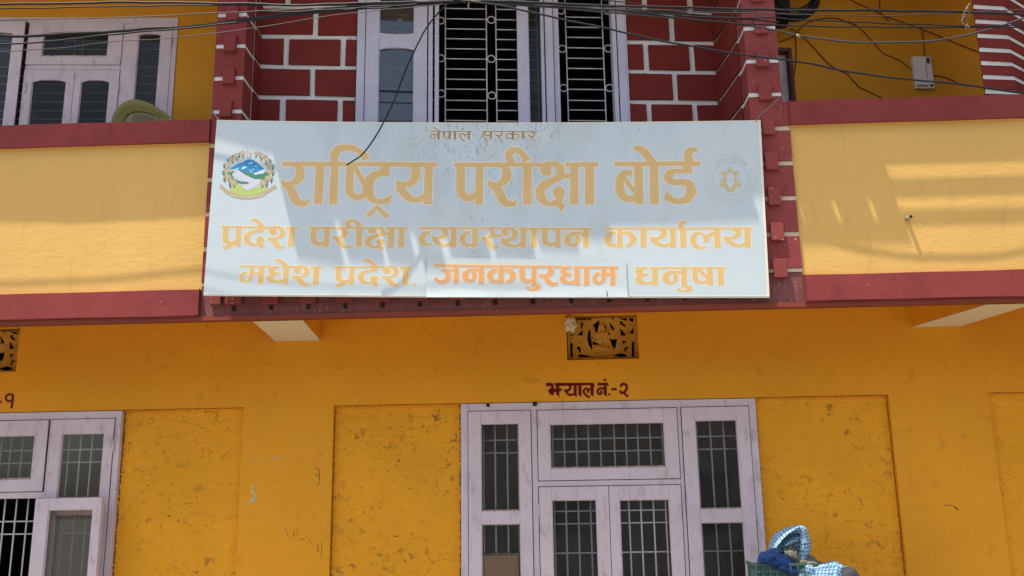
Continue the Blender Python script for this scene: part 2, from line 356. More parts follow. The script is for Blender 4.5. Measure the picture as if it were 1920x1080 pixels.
# hand marks and scrapes
def blotch(px, py, r, plane, off, asp=1.0, n=9):
    x, z = plane.loc(px, py); ph = random.random()*6
    return [(x+math.cos(2*math.pi*k/n+ph)*r*random.uniform(.4, 1.2)*asp, plane.o.y+off, z+math.sin(2*math.pi*k/n+ph)*r*random.uniform(.4, 1.2)) for k in range(n)]
b = MB()
for px, py, r, asp in ((474, 855, .010, .8), (480, 862, .008, 1), (475, 895, .010, .6), (475, 913, .016, .8), (473, 922, .018, .8), (476, 935, .022, 1.1), (470, 941, .014, 1), (524, 880, .010, .5), (525, 858, .01, 1), (515, 858, .006, 3), (503, 865, .008, .6), (492, 905, .016, .35), (524, 917, .008, .5), (479, 930, .012, 1.3)):
    b.poly(blotch(px, py, r, WALLP, -.0015, asp))
part(b.obj('white_scrape', CHIPW), 'flaked white scrape marks on the orange pillar')
b = MB()
def stroke2(pts, w, plane, off, s=1, ox=0, oy=0):
    P = [Vector((*plane.loc(ox+x/s, oy+y/s), 0)) for x, y in pts]; P = smoothpts(P, 3)
    for i in range(len(P)-1):
        d = (P[i+1]-P[i]); n_ = Vector((-d.y, d.x, 0)).normalized()*w/2*random.uniform(.6, 1.2)
        b.poly([(q.x, plane.o.y+off, q.y) for q in (P[i]-n_, P[i+1]-n_, P[i+1]+n_, P[i]+n_)])
for pts, w_ in (([(592, 878), (598, 880), (599, 895), (598, 908), (592, 909)], .008), ([(592, 890), (597, 892)], .012), ([(536, 990), (540, 1006), (545, 1010)], .004), ([(551, 995), (551, 1006)], .006), ([(558, 990), (557, 1004)], .004),
              ([(560, 1012), (572, 1010)], .004), ([(578, 1010), (586, 1022)], .005), ([(595, 1020), (597, 1035)], .006), ([(604, 1015), (602, 1045)], .005), ([(586, 962), (590, 972)], .003), ([(387, 606), (390, 612), (388, 612), (393, 616)], .006), ([(557, 961), (560, 970)], .003),
              ([(1770, 947), (1785, 948), (1795, 955)], .006), ([(1790, 950), (1797, 957)], .010), ([(598, 850), (604, 856)], .004)):
    stroke2(pts, w_, WALLP, -.0015)
part(b.obj('wall_mark', MARK))['kind'] = 'stuff'
# ceiling beams under the balcony (cream painted undersides, orange flanks)
def beam(f0, f1, w0, w1):
    b = MB(); z = 2.868
    b.box(0, 1, 0, 1, z, SOFF-.001)
    xs = {(0, 0): f0, (1, 0): f1, (1, 1): w1, (0, 1): w0}
    b.v = [(xs[(x, y)], 6.21 if y == 0 else 6.999, zz) for x, y, zz in b.v]
    o = part(b.obj('ceiling_beam', ORA)); 
    c = MB(); i = .003; c.v = [(f0-i, 6.205, z-.006), (f1+i, 6.205, z-.006), (w1+i, 6.998, z-.006), (w0-i, 6.998, z-.006), (f0-i, 6.205, z-.0008), (f1+i, 6.205, z-.0008), (w1+i, 6.998, z-.0008), (w0-i, 6.998, z-.0008)]
    c.f = [(0, 1, 2, 3), (4, 5, 6, 7), (0, 1, 5, 4), (1, 2, 6, 5), (2, 3, 7, 6), (3, 0, 4, 7)]
    attach(c.obj('beam_underside', BEAM), o)
beam(-1.985, -1.652, -2.056, -1.721); beam(2.90, 3.20, 2.69, 3.035); beam(-6.4, -6.1, -6.4, -6.1) if False else None
# ------------------------------------------------------------------ balcony front
PL, PR = -2.335, 1.69
PI_L = (-2.335, -2.118); PI_R = (1.425, 1.655)
for x0, x1 in ((YL, PL), (PR, YR)):
    b = MB(); n = 26
    part(b.box(x0, x1, 6.17, 6.28, 3.05, 4.15).obj('parapet', YEL))
    # hand plastered bands: slightly uneven edges
    for nm, z0, z1, yf, yb, mt, wob in (('coping', 4.131, 4.303, 6.135, 6.33, RED, .007), ('lower_band', 2.893, 3.072, 6.128, 6.20, RED, .006)):
        b = MB(); N = 24
        for i in range(N+1):
            x = x0+(x1-x0)*i/N; a = noise.noise(Vector((x*1.7, z0, 0)))*wob; c = noise.noise(Vector((x*1.7, z1, 5)))*wob
            b.v += [(x, yf, z0+a), (x, yb, z0+a), (x, yb, z1+c), (x, yf, z1+c)]
        for i in range(N):
            A, C = i*4, i*4+4
            for q in range(4): b.f.append((A+q, A+(q+1) % 4, C+(q+1) % 4, C+q))
        b.f += [(0, 1, 2, 3), (N*4+3, N*4+2, N*4+1, N*4)]
        part(b.obj(nm, mt, bevel=.004))
    part(MB().box(x0, x1, 6.150, 6.172, 4.1275, 4.131, .0006).obj('paint_line', YEL))
part(MB().box(YL, YR, 6.150, 6.22, 2.862, 2.8925).obj('drip_edge', EDGE))
# dusty band with the sign's shade in its colour, raised blocks, weep notches
part(MB().box(PL+.001, PR-.001, 6.165, 6.30, 2.893, 3.10).obj('dusty_shaded_band', REDD))
xs = [-2.225, -2.105] + [-2.105+.2515*k for k in range(1, 16)]
for k, x in enumerate(xs):
    hw = .036 if k == 0 else .056
    if x+hw > 1.66: continue
    part(MB().box(x-hw, x+hw, 6.130, 6.1645, 2.966, 3.052, .003).obj('raised_block', REDW, bevel=.003))
    if k: part(MB().box(x-.012, x+.013, 6.158, 6.1648, 2.925, 2.958, .002).obj('weep_notch', DARKW))
# piers between the parapets
JZ = [5.365, 5.115, 4.868, 4.618, 4.365, 4.112, 3.86, 3.61, 3.36, 3.11]
def pier(X, right):
    part(MB().box(X[0]+.006, X[1]-.006, 6.158, 6.33, 4.30, TOPC).obj('pier_core', GRO)); part(MB().box(X[0]+.006, (PR-.002 if right else X[1]-.006), 6.158, 6.33, 3.10, 4.2995).obj('pier_core', CRE))
    for i in range(len(JZ)-1):
        z1, z0 = JZ[i], JZ[i+1]
        xr = PR-.001 if (right and z1 < 4.12) else X[1]
        attach(MB().box(X[0], xr, 6.150, 6.34, z0+.015, z1-.016, .002).obj('pier_brick', REDW if right else RED, bevel=.004), B)
    attach(MB().box(X[0], X[1], 6.150, 6.34, JZ[0]+.011, JZ[0]+.24, .002).obj('pier_brick', REDW if right else RED, bevel=.004), B)
    attach(MB().box(X[0], X[1], 6.150, 6.34, JZ[0]+.263, TOPC-.002, .002).obj('pier_brick', REDW if right else RED, bevel=.004), B)
    cx = (X[0]+X[1])/2+(.004 if not right else 0)
    for z in JZ+[JZ[0]+.25]:
        r_ = random.uniform(-.004, .004)
        attach(MB().box(cx-.042+r_, cx+.042+r_, 6.122, 6.1495, z-.052, z+.072, .003).obj('square_stud', REDW if right else RED, bevel=.003), B)
pier(PI_L, False); pier(PI_R, True)
# back of the pier area down between the pier and the parapet end
part(MB().box(PI_R[1]+.0005, PR-.0005, 6.1505, 6.27, 4.13, 4.305, 0).obj('pier_edge_strip', REDW))
# behind the sign: bay base wall
part(MB().box(PI_L[1]+.001, PI_R[0]-.001, 6.20, 6.33, 3.10, 4.02).obj('bay_base_wall', RED))
part(MB().box(PI_L[1]+.001, PI_R[0]-.001, 6.20, 6.95, 4.02, 4.06).obj('bay_sill', GRO))
# ------------------------------------------------------------------ brick patterned bay
ca = math.cos(BAY.a)
LBAY = 3.47/ca
def bx(px, py): return BAY.loc(px, py)[0]
WX0, WX1 = BAY.loc(668, 150)[0], BAY.loc(660+1878/3.623, 150)[0]
mb = MB(); wall_holes(mb, -.02, LBAY, 4.0, TOPC, .02, .16, [(WX0, WX1, 3.9, 5.60)])
part(mb.obj('bay_wall', GRO, plane=BAY))
rows = [(5.365, 5.60), (5.115, 5.365), (4.868, 5.115), (4.618, 4.868), (4.365, 4.618), (4.112, 4.365)]
LJ = [[540], [591], [536.7, 643.3], [585.5], [530, 637.8], [578]]
RJ = [[1209, 1294], [1260], [1212, 1297], [1265.5], [1218, 1303], [1272]]
ymid = [0, 40, 95, 150, 205, 250]
def brick(x0, x1, z0, z1, plane, jt=.0):
    o = MB().box(x0, x1, +.003+random.uniform(-.002, .002), .0195, z0, z1, .004).obj('brick', REDB, plane=plane, bevel=.004); part(o)
for r, (z0, z1) in enumerate(rows):
    for J, a, c in ((LJ[r], 0.0, WX0), (RJ[r], WX1, LBAY-.002)):
        e = [a]+[bx(p, ymid[r]) for p in J]+[c]
        for i in range(len(e)-1):
            g0 = .0 if i == 0 else .021+random.uniform(-.003, .003); g1 = 0 if i == len(e)-2 else .021+random.uniform(-.003, .003)
            if e[i+1]-g1-e[i]-g0 > .03: brick(e[i]+g0, e[i+1]-g1, z0+.018+random.uniform(-.002, .002), z1-.020+random.uniform(-.002, .002), BAY)
# returns (side faces of the bay)
RETL = Plane(-2.118, 6.345, math.radians(90)); RETR = Plane(1.425, 6.335, math.radians(90)+math.atan(.125))
end = BAY.o+BAY.t*LBAY
lenR = (Vector((end.x, end.y, 0))-RETR.o).length
part(MB().box(0, .13, .0, .14, 4.0, TOPC).obj('return_wall', GRO, plane=RETL))
part(MB().box(0, lenR, -.14, -.001, 4.0, TOPC).obj('return_wall', GRO, plane=RETR))
RJr = [[1350], [1350, 1365+14], [1365], [1381-24, 1381], [1357+14], [1362, 1388]]
for r, (z0, z1) in enumerate(rows):
    part(MB().box(0.0, .125, -.004, -.0005, z0+.012, z1-.014, .002).obj('brick', REDB, plane=RETL, bevel=.0015)) if False else part(MB().box(.0, .122, -.016, -.0005, z0+.015, z1-.017, .002).obj('brick', REDB, plane=RETL, bevel=.003))
    e = [0.0]+([.22, .47] if r % 2 else [.34])+[lenR-.004]
    for i in range(len(e)-1):
        part(MB().box(e[i]+(.008 if i else 0), e[i+1]-(.008 if i < len(e)-2 else 0), .0, .018, z0+.015, z1-.017, .002).obj('brick', REDB, plane=RETR, bevel=.003))
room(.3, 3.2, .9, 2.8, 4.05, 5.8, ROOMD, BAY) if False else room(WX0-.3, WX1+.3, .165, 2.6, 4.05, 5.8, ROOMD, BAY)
# stacked red brown planks seen through the bars
for k, (z, d, x0, x1) in enumerate(((4.44, .9, 1.2, 1.75), (4.36, .86, 1.25, 3.0), (4.28, .8, 1.15, 2.2), (4.50, .95, 1.75, 2.12), (4.28, .8, 2.25, 3.0), (4.2, .76, 1.15, 3.05), (4.52, .98, 1.2, 1.7))):
    part(MB().box(x0, x1, d, d+.25, z-.032, z+.03, .004).obj('stacked_plank', WOODR, plane=BAY))
part(MB().box(1.1, 3.1, .7, 1.3, 4.06, 4.165).obj('stacked_plank', WOODR, plane=BAY))
# ------------------------------------------------------------------ window builder
def frame_mb(b, x0, x1, z0, z1, w, y0, y1, wb=None, wt=None):
    wb = w if wb is None else wb; wt = w if wt is None else wt
    b.box(x0, x0+w, y0, y1, z0, z1); b.box(x1-w, x1, y0, y1, z0, z1)
    b.box(x0+w+.0003, x1-w-.0003, y0+.0012, y1, z1-wt, z1); b.box(x0+w+.0003, x1-w-.0003, y0+.0012, y1, z0, z0+wb)
def sash(win, x0, x1, z0, z1, wl, wr, wt, wb, y, plane, mat, gmat, rails=(), arch=0.0, t=.035, name='sash', label=None, gap=True):
    """sash with stiles, top and bottom rail, optional extra rails (z0,z1), glass as its own sub-part"""
    b = MB(); e = .0004
    b.box(x0, x0+wl, y, y+t, z0, z1); b.box(x1-wr, x1, y, y+t, z0, z1)
    b.box(x0+wl+e, x1-wr-e, y+.001, y+t, z1-wt, z1); b.box(x0+wl+e, x1-wr-e, y+.001, y+t, z0, z0+wb)
    for a, c in rails: b.box(x0+wl+e, x1-wr-e, y+.001, y+t, a, c)
    gx0, gx1 = x0+wl, x1-wr
    cells = []; zz = [z0+wb]+[v for r in sorted(rails) for v in r]+[z1-wt]
    for i in range(0, len(zz), 2): cells.append((zz[i], zz[i+1]))
    if arch:      # curved spandrels at the glass heads
        for ci, (c0, c1) in enumerate(cells):
            N = 8; xm = (gx0+gx1)/2; hw = (gx1-gx0)/2
            top = [(gx0+(gx1-gx0)*i/N, c1-arch*((abs(gx0+(gx1-gx0)*i/N-xm)/hw)**2.2)) for i in range(N+1)]
            b.prism([(gx0-.001, c1+.001)]+top+[(gx1+.001, c1+.001)], y+.002, y+t-.001)
            if len(cells) > 1 and ci == 1:
                bot = [(gx0+(gx1-gx0)*i/N, c0+arch*.6*((abs(gx0+(gx1-gx0)*i/N-xm)/hw)**2.2)) for i in range(N+1)]
                b.prism([(gx0-.001, c0-.001)]+bot+[(gx1+.001, c0-.001)], y+.002, y+t-.001)
    o = b.obj(name, mat, plane=plane, bevel=.0025); attach(o, win)
    if label: o['label'] = label
    if gap:
        g_ = MB(); frame_mb(g_, x0-.0045, x1+.0045, z0-.0045, z1+.0045, .02, y+.0086, y+.030); attach(g_.obj('sash_gap_shade', DARKW, plane=plane), win)  # dark ring paints the shade of the gap round the sash
    # putty moulding
    mlt = MB()
    for c0, c1 in cells:
        q = .006
        mlt.box(gx0, gx0+q, y+.010, y+t-.006, c0, c1); mlt.box(gx1-q, gx1, y+.010, y+t-.006, c0, c1); mlt.box(gx0+q-.0005, gx1-q+.0005, y+.0105, y+t-.0065, c1-q, c1)
        attach(MB().box(gx0+q, gx1-q, y+.006, y+t-.006, c0, c0+.011, .002).obj('putty', PUT, plane=plane), win)

        attach(MB().quad((gx0-.002, y+t*.55, c0-.002), (gx1+.002, y+t*.55, c0-.002), (gx1+.002, y+t*.55, c1+.002), (gx0-.002, y+t*.55, c1+.002)).obj('glass_pane', gmat, plane=plane), win)
    attach(mlt.obj('glazing_bead', mat, plane=plane), win)
    return o
def window(name_label, plane, x0, x1, z0, z1, w, wt, y, d, mat, mulls=(), rails=()):
    b = MB()
    b.box(x0, x0+w, y, y+d, z0, z1); b.box(x1-w, x1, y, y+d, z0, z1)
    b.box(x0+w+.0003, x1-w-.0003, y+.001, y+d, z1-wt, z1)
    b.box(x0+w+.0003, x1-w-.0003, y+.001, y+d, z0, z0+w)
    for a, c in mulls: b.box(a, c, y+.002, y+d, z0+w+.0003, z1-wt-.0003)
    for a, c, zz0, zz1 in rails: b.box(a+.0003, c-.0003, y+.003, y+d, zz0, zz1)
    o = part(b.obj('window', mat, plane=plane, bevel=.003)); o['label'] = name_label
    return o
def hinge(win, x, z, y, plane, h=.085):
    attach(MB().tube([(x, y-.004, z-h/2), (x, y-.004, z+h/2)], .006, 6).obj('hinge', LIL, plane=plane), win)
# --- ground window 2 (metres measured on the wall plane)
def W(px, py, pl=WALLP, off=0): return pl.loc(px, py, off)
def t5(x, y): return (840+x/3.085, 730+y/3.085)
def t5m(x, y): return W(*t5(x, y))
x0, x1, z0, z1 = W2
sx = lambda v, y=300: t5m(v, y)[0]
sz = lambda v, x=600: t5m(x, v)[1]
L1, L2 = sx(118), sx(480); M1 = sx(520)
T2_ = sx(1330, 300); M2 = sx(1358, 300)
zr0, zr1 = sz(560, 900), sz(522, 900)
win2 = window('lilac white four part window under the painted number two', WALLP, x0, x1, z0, z1, .054, .055, -.006, .09, LIL,
              mulls=((L2+.004, M1-.004), (T2_+.004, M2-.004)), rails=((M1-.004, T2_+.004, zr0+.002, zr1-.002),))
ys = -.016
zt = z1-.058
R2 = x1-.056
sash(win2, L1, L2, z0+.06, zt, sx(190)-L1, L2-sx(412), zt-sz(198, 300), .08, ys, WALLP, LIL, GLASS, rails=((sz(778, 300), sz(705, 300)),))
sash(win2, M1, T2_, zr1, zt-.002, sx(590)-M1, T2_-sx(1253), zt-sz(195, 900), sz(455, 900)-zr1, ys, WALLP, LIL, GLASS)
CM = sx(937, 800)
sash(win2, M1, CM-.002, z0+.06, zr0, sx(598, 800)-sx(525, 800), sx(937, 800)-sx(865, 800), zr0-sz(640, 700), .08, ys, WALLP, LIL, GLASS)
sash(win2, CM+.002, T2_, z0+.06, zr0, sx(998, 800)-sx(940, 800), sx(1340, 800)-sx(1270, 800), zr0-sz(638, 1100), .08, ys, WALLP, LIL, GLASS)
sash(win2, M2, R2, z0+.06, zt, sx(1435)-sx(1360), sx(1765)-sx(1692), zt-sz(178, 1550), .08, ys, WALLP, LIL, GLASS, rails=((sz(770, 1550), sz(693, 1550)),))
for x, y in ((112, 285), (1765, 265), (524, 700), (1343, 705)): hinge(win2, *W(*t5(x, y)), ys, WALLP)
for x, y in ((650, 124), (1185, 114)):
    hx, hz = W(*t5(x, y)); attach(MB().tube([(hx-.04, ys-.004, hz), (hx+.04, ys-.004, hz)], .006, 6).obj('hinge', LIL, plane=WALLP), win2)
attach(MB().box(sx(197, 1000), sx(408, 1000), .028, .032, z0+.1, sz(962, 300), .004).obj('cardboard', CARD, plane=WALLP), win2)
def bars(win, xs_, z0, z1, hz, x0, x1, y, plane, r=.0065, mat=BAR):
    src = MB().tube([(0, y, z0), (0, y, z1)], r, 6).obj('grille_bar', mat, plane=plane, smooth=True)
    first = True
    for x in xs_:
        o = src if first else src.copy()
        if not first: COL.objects.link(o)
        first = False
        o.location = plane.o+plane.t*x; attach(o, win)
    src = MB().tube([(x0, y+.012, 0), (x1, y+.012, 0)], r*.9, 6).obj('grille_rail', mat, plane=plane, smooth=True)
    first = True
    for z in hz:
        o = src if first else src.copy()
        if not first: COL.objects.link(o)
        first = False
        o.location = plane.o+Vector((0, 0, z)); attach(o, win)
yb = .10
bxs = [W(*t5(v, 300), WALLP, yb)[0] for v in (205, 272, 342, 405)]+[W(*t5(v, 300), WALLP, yb)[0] for v in (605, 672, 742, 812, 882, 962, 1030, 1098, 1170, 1240)]+[W(*t5(v, 300), WALLP, yb)[0] for v in (1440, 1520, 1596, 1672)]
bars(win2, bxs, z0+.02, z1-.06, [W(*t5(900, v), WALLP, yb)[1] for v in (283, 357, 702, 775, 1300)]+[W(*t5(272, v), WALLP, yb)[1] for v in (262, 335)][:0]+[W(*t5(1600, 935), WALLP, yb)[1]], x0+.05, x1-.05, yb, WALLP)
# --- ground window 1 (left), its inner casement folded back against the side light
def t7(x, y): return (x/3.375, 760+y/3.375)
s7x = lambda v, y=300: W(*t7(v, y))[0]
s7z = lambda v, x=300: W(*t7(x, v))[1]
x0, x1, z0, z1 = W1
a1, a2 = s7x(318), s7x(732)
tr = s7x(300, 250)
zr1, zr0 = s7z(545, 200), s7z(590, 200)
offw = W1[0]-W2[0]
win1 = window('lilac white window cut off by the left edge with one casement folded open', WALLP, x0, x1, z0, z1, .045, .055, -.006, .09, LIL,
              mulls=((s7x(300)+.002, a1-.002), (L2+offw+.004, M1+offw-.004)), rails=((M1+offw, s7x(300)+.004, zr0+.002, zr1-.002),))
sash(win1, a1, x1-.047, z0+.06, zt, s7x(387)-a1, x1-.047-s7x(655, 300), zt-s7z(178, 500), .08, ys, WALLP, LIL, GLASS, rails=((s7z(690, 500), s7z(590, 500)),))
sash(win1, M1+offw, tr, zr1, zt-.002, .08, tr-s7x(217, 300), zt-s7z(190, 100), s7z(470, 100)-zr1, ys, WALLP, LIL, GLASS)
sash(win1, L1+offw, L2+offw, z0+.06, zt, .07, .07, .07, .08, ys, WALLP, LIL, GLASS)
hinge(win1, *W(*t7(722, 260)), ys, WALLP)
# open casement: hinged on the mullion, swung right round
OP = Plane(W(*t7(232, 620), WALLP, -.05)[0], 6.955, -.14)
ox1, oz1 = OP.loc(*t7(655, 597)); oz = OP.loc(*t7(250, 590))[1]
ox0 = .0
sash(win1, ox0, ox1, z0+.05, oz, OP.loc(*t7(312, 700))[0], ox1-OP.loc(*t7(592, 700))[0], oz-OP.loc(*t7(450, 660))[1], .08, -.02, OP, LIL, GLASS, gap=False, name='open_casement', label='casement swung open against the side light')
bars(win1, [W(*t7(v, 700), WALLP, yb)[0] for v in (25, 98, 172)]+[W(*t7(v, 400), WALLP, yb)[0] for v in (425, 498, 570, 645)]+[W(*t7(25, 700), WALLP, yb)[0]-.0745*k for k in range(1, 8)], z0+.02, z1-.06,
     [W(*t7(100, v), WALLP, yb)[1] for v in (735, 815, 287, 367)], x0+.05, x1-.05, yb, WALLP, mat=BARW)
# --- painted numbers on the lintel, vents
# ------------------------------------------------------------------ flat lettering engine
def cr(pts, k=4):
    return [(p.x, p.y) for p in smoothpts([(x, y, 0) for x, y in pts], k)]
SW, SH = 3.71486/2, .61
def bow(u, v): return .045*(1-(u/SW)**2)*(.8+.2*v/SH)
def splace(u, v, off): return (u, bow(u, v)-off, v)
class Art:
    """collects overlapping outlines (2D) and turns their union into one sheet"""
    def __init__(s): s.polys = []
    def P(s, pts): s.polys.append(list(pts)); return s
    def strip(s, A, Bp, k=3):
        n = min(len(A), len(Bp)); A, Bp = A[:n-1]+[A[-1]], Bp[:n-1]+[Bp[-1]]
        a, c = cr(A, k), cr(Bp, k)
        for i in range(len(a)-1):
            q = [a[i], a[i+1], c[i+1], c[i]]
            q = [p for j, p in enumerate(q) if p != q[j-1]]
            if len(q) > 2: s.polys.append(q)
        return s
    def stroke(s, pts, w, k=4, taper=False):
        p = cr(pts, k); N = len(p)
        L, R = [], []
        for i in range(N):
            a = p[max(i-1, 0)]; c = p[min(i+1, N-1)]; d = math.hypot(c[0]-a[0], c[1]-a[1]) or 1
            nx, ny = -(c[1]-a[1])/d*w/2, (c[0]-a[0])/d*w/2
            L.append((p[i][0]+nx, p[i][1]+ny)); R.append((p[i][0]-nx, p[i][1]-ny))
        for i in range(N-1): s.polys.append([L[i], L[i+1], R[i+1], R[i]])
        return s
    def disc(s, x, y, rx, ry=None, n=16, a0=0):
        ry = ry or rx; s.polys.append([(x+rx*math.cos(2*math.pi*i/n+a0), y+ry*math.sin(2*math.pi*i/n+a0)) for i in range(n)]); return s
    def tf(s, f):
        r = Art(); r.polys = [[f(*p) for p in q] for q in s.polys]; return r
    def grow(s, e):
        r = Art(); r.polys = list(s.polys)
        for q in s.polys:
            n = len(q)
            for i in range(n):
                (x, y), (u, v) = q[i], q[(i+1) % n]; d = math.hypot(u-x, v-y)
                if d < 1e-9: continue
                nx, ny = -(v-y)/d*e, (u-x)/d*e; tx, ty = (u-x)/d*e*.6, (v-y)/d*e*.6
                r.polys.append([(x-tx+nx, y-ty+ny), (u+tx+nx, v+ty+ny), (u+tx-nx, v+ty-ny), (x-tx-nx, y-ty-ny)])
        return r
def union_mesh(art):
    K = 1000.0; tris = []
    for q in art.polys:
        q = [(round(x*K, 3), round(y*K, 3)) for x, y in q]
        q = [p for k, p in enumerate(q) if p != q[k-1]]
        if len(q) < 3: continue
        T = [(0, 1, 2)] if len(q) == 3 else tessellate_polygon([[Vector((x, y, 0)) for x, y in q]])
        for t in T: tris.append([q[k] for k in t])
    vs_, fs, ix = [], [], {}
    for t in tris:
        (ax, ay), (bx_, by_), (cx_, cy_2) = t
        ar = (bx_-ax)*(cy_2-ay)-(cx_-ax)*(by_-ay); L = max(math.dist(t[0], t[1]), math.dist(t[1], t[2]), math.dist(t[0], t[2]))
        if L < 1e-6 or abs(ar)/L < .02: continue
        if ar < 0: t = t[::-1]
        f = []
        for p in t:
            if p not in ix: ix[p] = len(vs_); vs_.append(Vector(p))
            f.append(ix[p])
        fs.append(f)
    r = delaunay_2d_cdt(vs_, [], fs, 0, 1e-5)
    return [v/K for v in r[0]], [f for f, o in zip(r[2], r[5]) if o]
def split_quads(art):
    """self crossing strip quads -> triangles so that every outline is simple"""
    r = Art()
    for q in art.polys:
        if len(q) == 4: r.polys += [[q[0], q[1], q[2]], [q[0], q[2], q[3]]]
        else: r.polys.append(q)
    return r
def art_obj(name, art, mat, place, parent, label=None, y=0.0, thick=0.0):
    V, Fc = union_mesh(split_quads(art))
    me = bpy.data.meshes.new(name); me.from_pydata([(v.x, 0, v.y) for v in V] if place is splace else [place(v.x, v.y, y) for v in V], [], [tuple(f) for f in Fc])
    bm = bmesh.new(); bm.from_mesh(me)
    if place is splace:      # follow the bow of the sheet
        for _ in range(5):
            E_ = [e for e in bm.edges if e.calc_length() > .07]
            if not E_: break
            bmesh.ops.subdivide_edges(bm, edges=E_, cuts=1); bmesh.ops.triangulate(bm, faces=[f for f in bm.faces if len(f.verts) > 3])
        for v in bm.verts: v.co = Vector(place(v.co.x, v.co.z, y))
    for f in bm.faces:
        if f.normal.y > 0: f.normal_flip()
    bm.to_mesh(me); bm.free()
    me.materials.append(mat); o = bpy.data.objects.new(name, me); COL.objects.link(o)
    if parent: o.parent = parent
    if label: o['label'] = label
    return o
def crop(cx, cy, s): return lambda x, y: (cx+x/s, cy+y/s)
# wall numbers
C9 = crop(1020, 705, 11.294); a = Art()
for q in ([(45, 150), (160, 145), (195, 170), (195, 215), (50, 212)], [(150, 200), (200, 200), (205, 290), (205, 390), (175, 405), (130, 385), (95, 330), (95, 290), (130, 270), (150, 265)], [(195, 270), (270, 270), (270, 335), (195, 340)], [(262, 200), (320, 200), (320, 440), (262, 385)],
          [(315, 265), (350, 260), (395, 300), (345, 308), (318, 345)], [(228, 150), (1040, 148), (1075, 200), (1060, 207), (980, 190), (235, 210)], [(635, 200), (690, 200), (690, 445), (635, 400)], [(730, 200), (790, 200), (790, 440), (732, 395)], [(985, 200), (1050, 200), (1045, 435), (990, 395)],
          [(1135, 148), (1340, 148), (1370, 195), (1350, 205), (1320, 190), (1140, 200)], [(1268, 200), (1325, 200), (1325, 430), (1268, 385)], [(1360, 380), (1385, 365), (1408, 400), (1370, 412)], [(1425, 262), (1525, 258), (1548, 300), (1430, 298)]): a.P(q)
a.stroke([(540, 190), (560, 240), (530, 290), (480, 315), (435, 300)], 45).stroke([(455, 300), (480, 350), (530, 395), (590, 398), (650, 370)], 40)
a.stroke([(930, 355), (930, 300), (895, 265), (845, 300), (845, 350), (885, 405), (965, 458)], 38).stroke([(935, 305), (965, 280), (1010, 270)], 34)
a.stroke([(1275, 265), (1200, 262), (1150, 285), (1135, 340), (1175, 382), (1215, 360), (1208, 310)], 38).disc(1290, 85, 22)
a.stroke([(1630, 225), (1640, 185), (1685, 165), (1740, 195), (1755, 250), (1725, 315), (1680, 355), (1635, 355), (1610, 315)], 44).stroke([(1695, 355), (1735, 400), (1780, 430)], 38)
a = a.tf(C9)
def wall_place(x, y, off):
    p = WALLP.loc(x, y, off); return (p[0], 7.0+off, p[1])
o = art_obj('painted_lettering', a, RPAINT, wall_place, None, 'dark red hand painted window number two in Devanagari', -.0016); part(o)
o = art_obj('lettering_edge', a.grow(.9), RPAINTH, wall_place, None, None, -.0008); part(o)
C10 = crop(0, 590, 5.4); a = Art().stroke([(128, 850), (128, 815), (92, 806), (62, 828), (62, 858), (88, 878), (115, 868)], 17).stroke([(132, 812), (126, 880), (116, 945)], 19).stroke([(-10, 878), (16, 884)], 15)
a = a.tf(C10)
part(art_obj('painted_lettering', a, RPAINT, wall_place, None, 'dark red hand painted numeral one over the left window', -.0016)); part(art_obj('lettering_edge', a.grow(.9), RPAINTH, wall_place, None, None, -.0008))
# ------------------------------------------------------------------ carved vents
HOLES = [[(465, 155), (560, 155), (555, 172), (470, 172)], [(580, 155), (625, 155), (600, 175), (580, 175)], [(825, 152), (862, 152), (850, 168)], [(905, 152), (990, 152), (985, 180), (940, 165)], [(1015, 155), (1062, 155), (1060, 190), (1035, 185)],
    [(640, 230), (700, 185), (680, 290), (655, 295), (660, 260)], [(578, 350), (590, 290), (605, 280), (610, 350)], [(578, 370), (612, 370), (622, 430), (622, 485), (590, 430)], [(635, 400), (705, 430), (640, 437)], [(815, 370), (840, 385), (885, 380), (865, 470), (840, 440)],
    [(755, 225), (775, 240), (780, 275), (762, 260)], [(808, 205), (830, 220), (860, 260), (850, 275), (830, 260)], [(790, 300), (820, 318), (805, 340)], [(925, 262), (985, 330), (938, 335)], [(925, 190), (955, 190), (950, 210), (975, 220), (975, 245), (930, 215)],
    [(1035, 310), (1062, 255), (1065, 315)], [(955, 390), (985, 400), (950, 430)], [(975, 470), (1000, 458), (1008, 480), (990, 480), (988, 512), (972, 500)], [(1050, 430), (1072, 412), (1072, 550), (1052, 550)], [(860, 552), (930, 530), (975, 540), (988, 560), (930, 567)],
    [(490, 545), (520, 540), (605, 560), (600, 568), (495, 568)], [(470, 465), (490, 458), (502, 480), (502, 515), (488, 515), (480, 485), (468, 485)], [(395, 425), (420, 440), (415, 480), (420, 555), (398, 550)], [(490, 400), (520, 415), (500, 420)], [(470, 330), (525, 282), (520, 335)], [(505, 205), (530, 205), (525, 240), (510, 265), (508, 225)],
    [(400, 330), (440, 325), (400, 345)], [(400, 160), (440, 160), (420, 190), (400, 200)]]
CV = crop(1000, 570, 5.683)
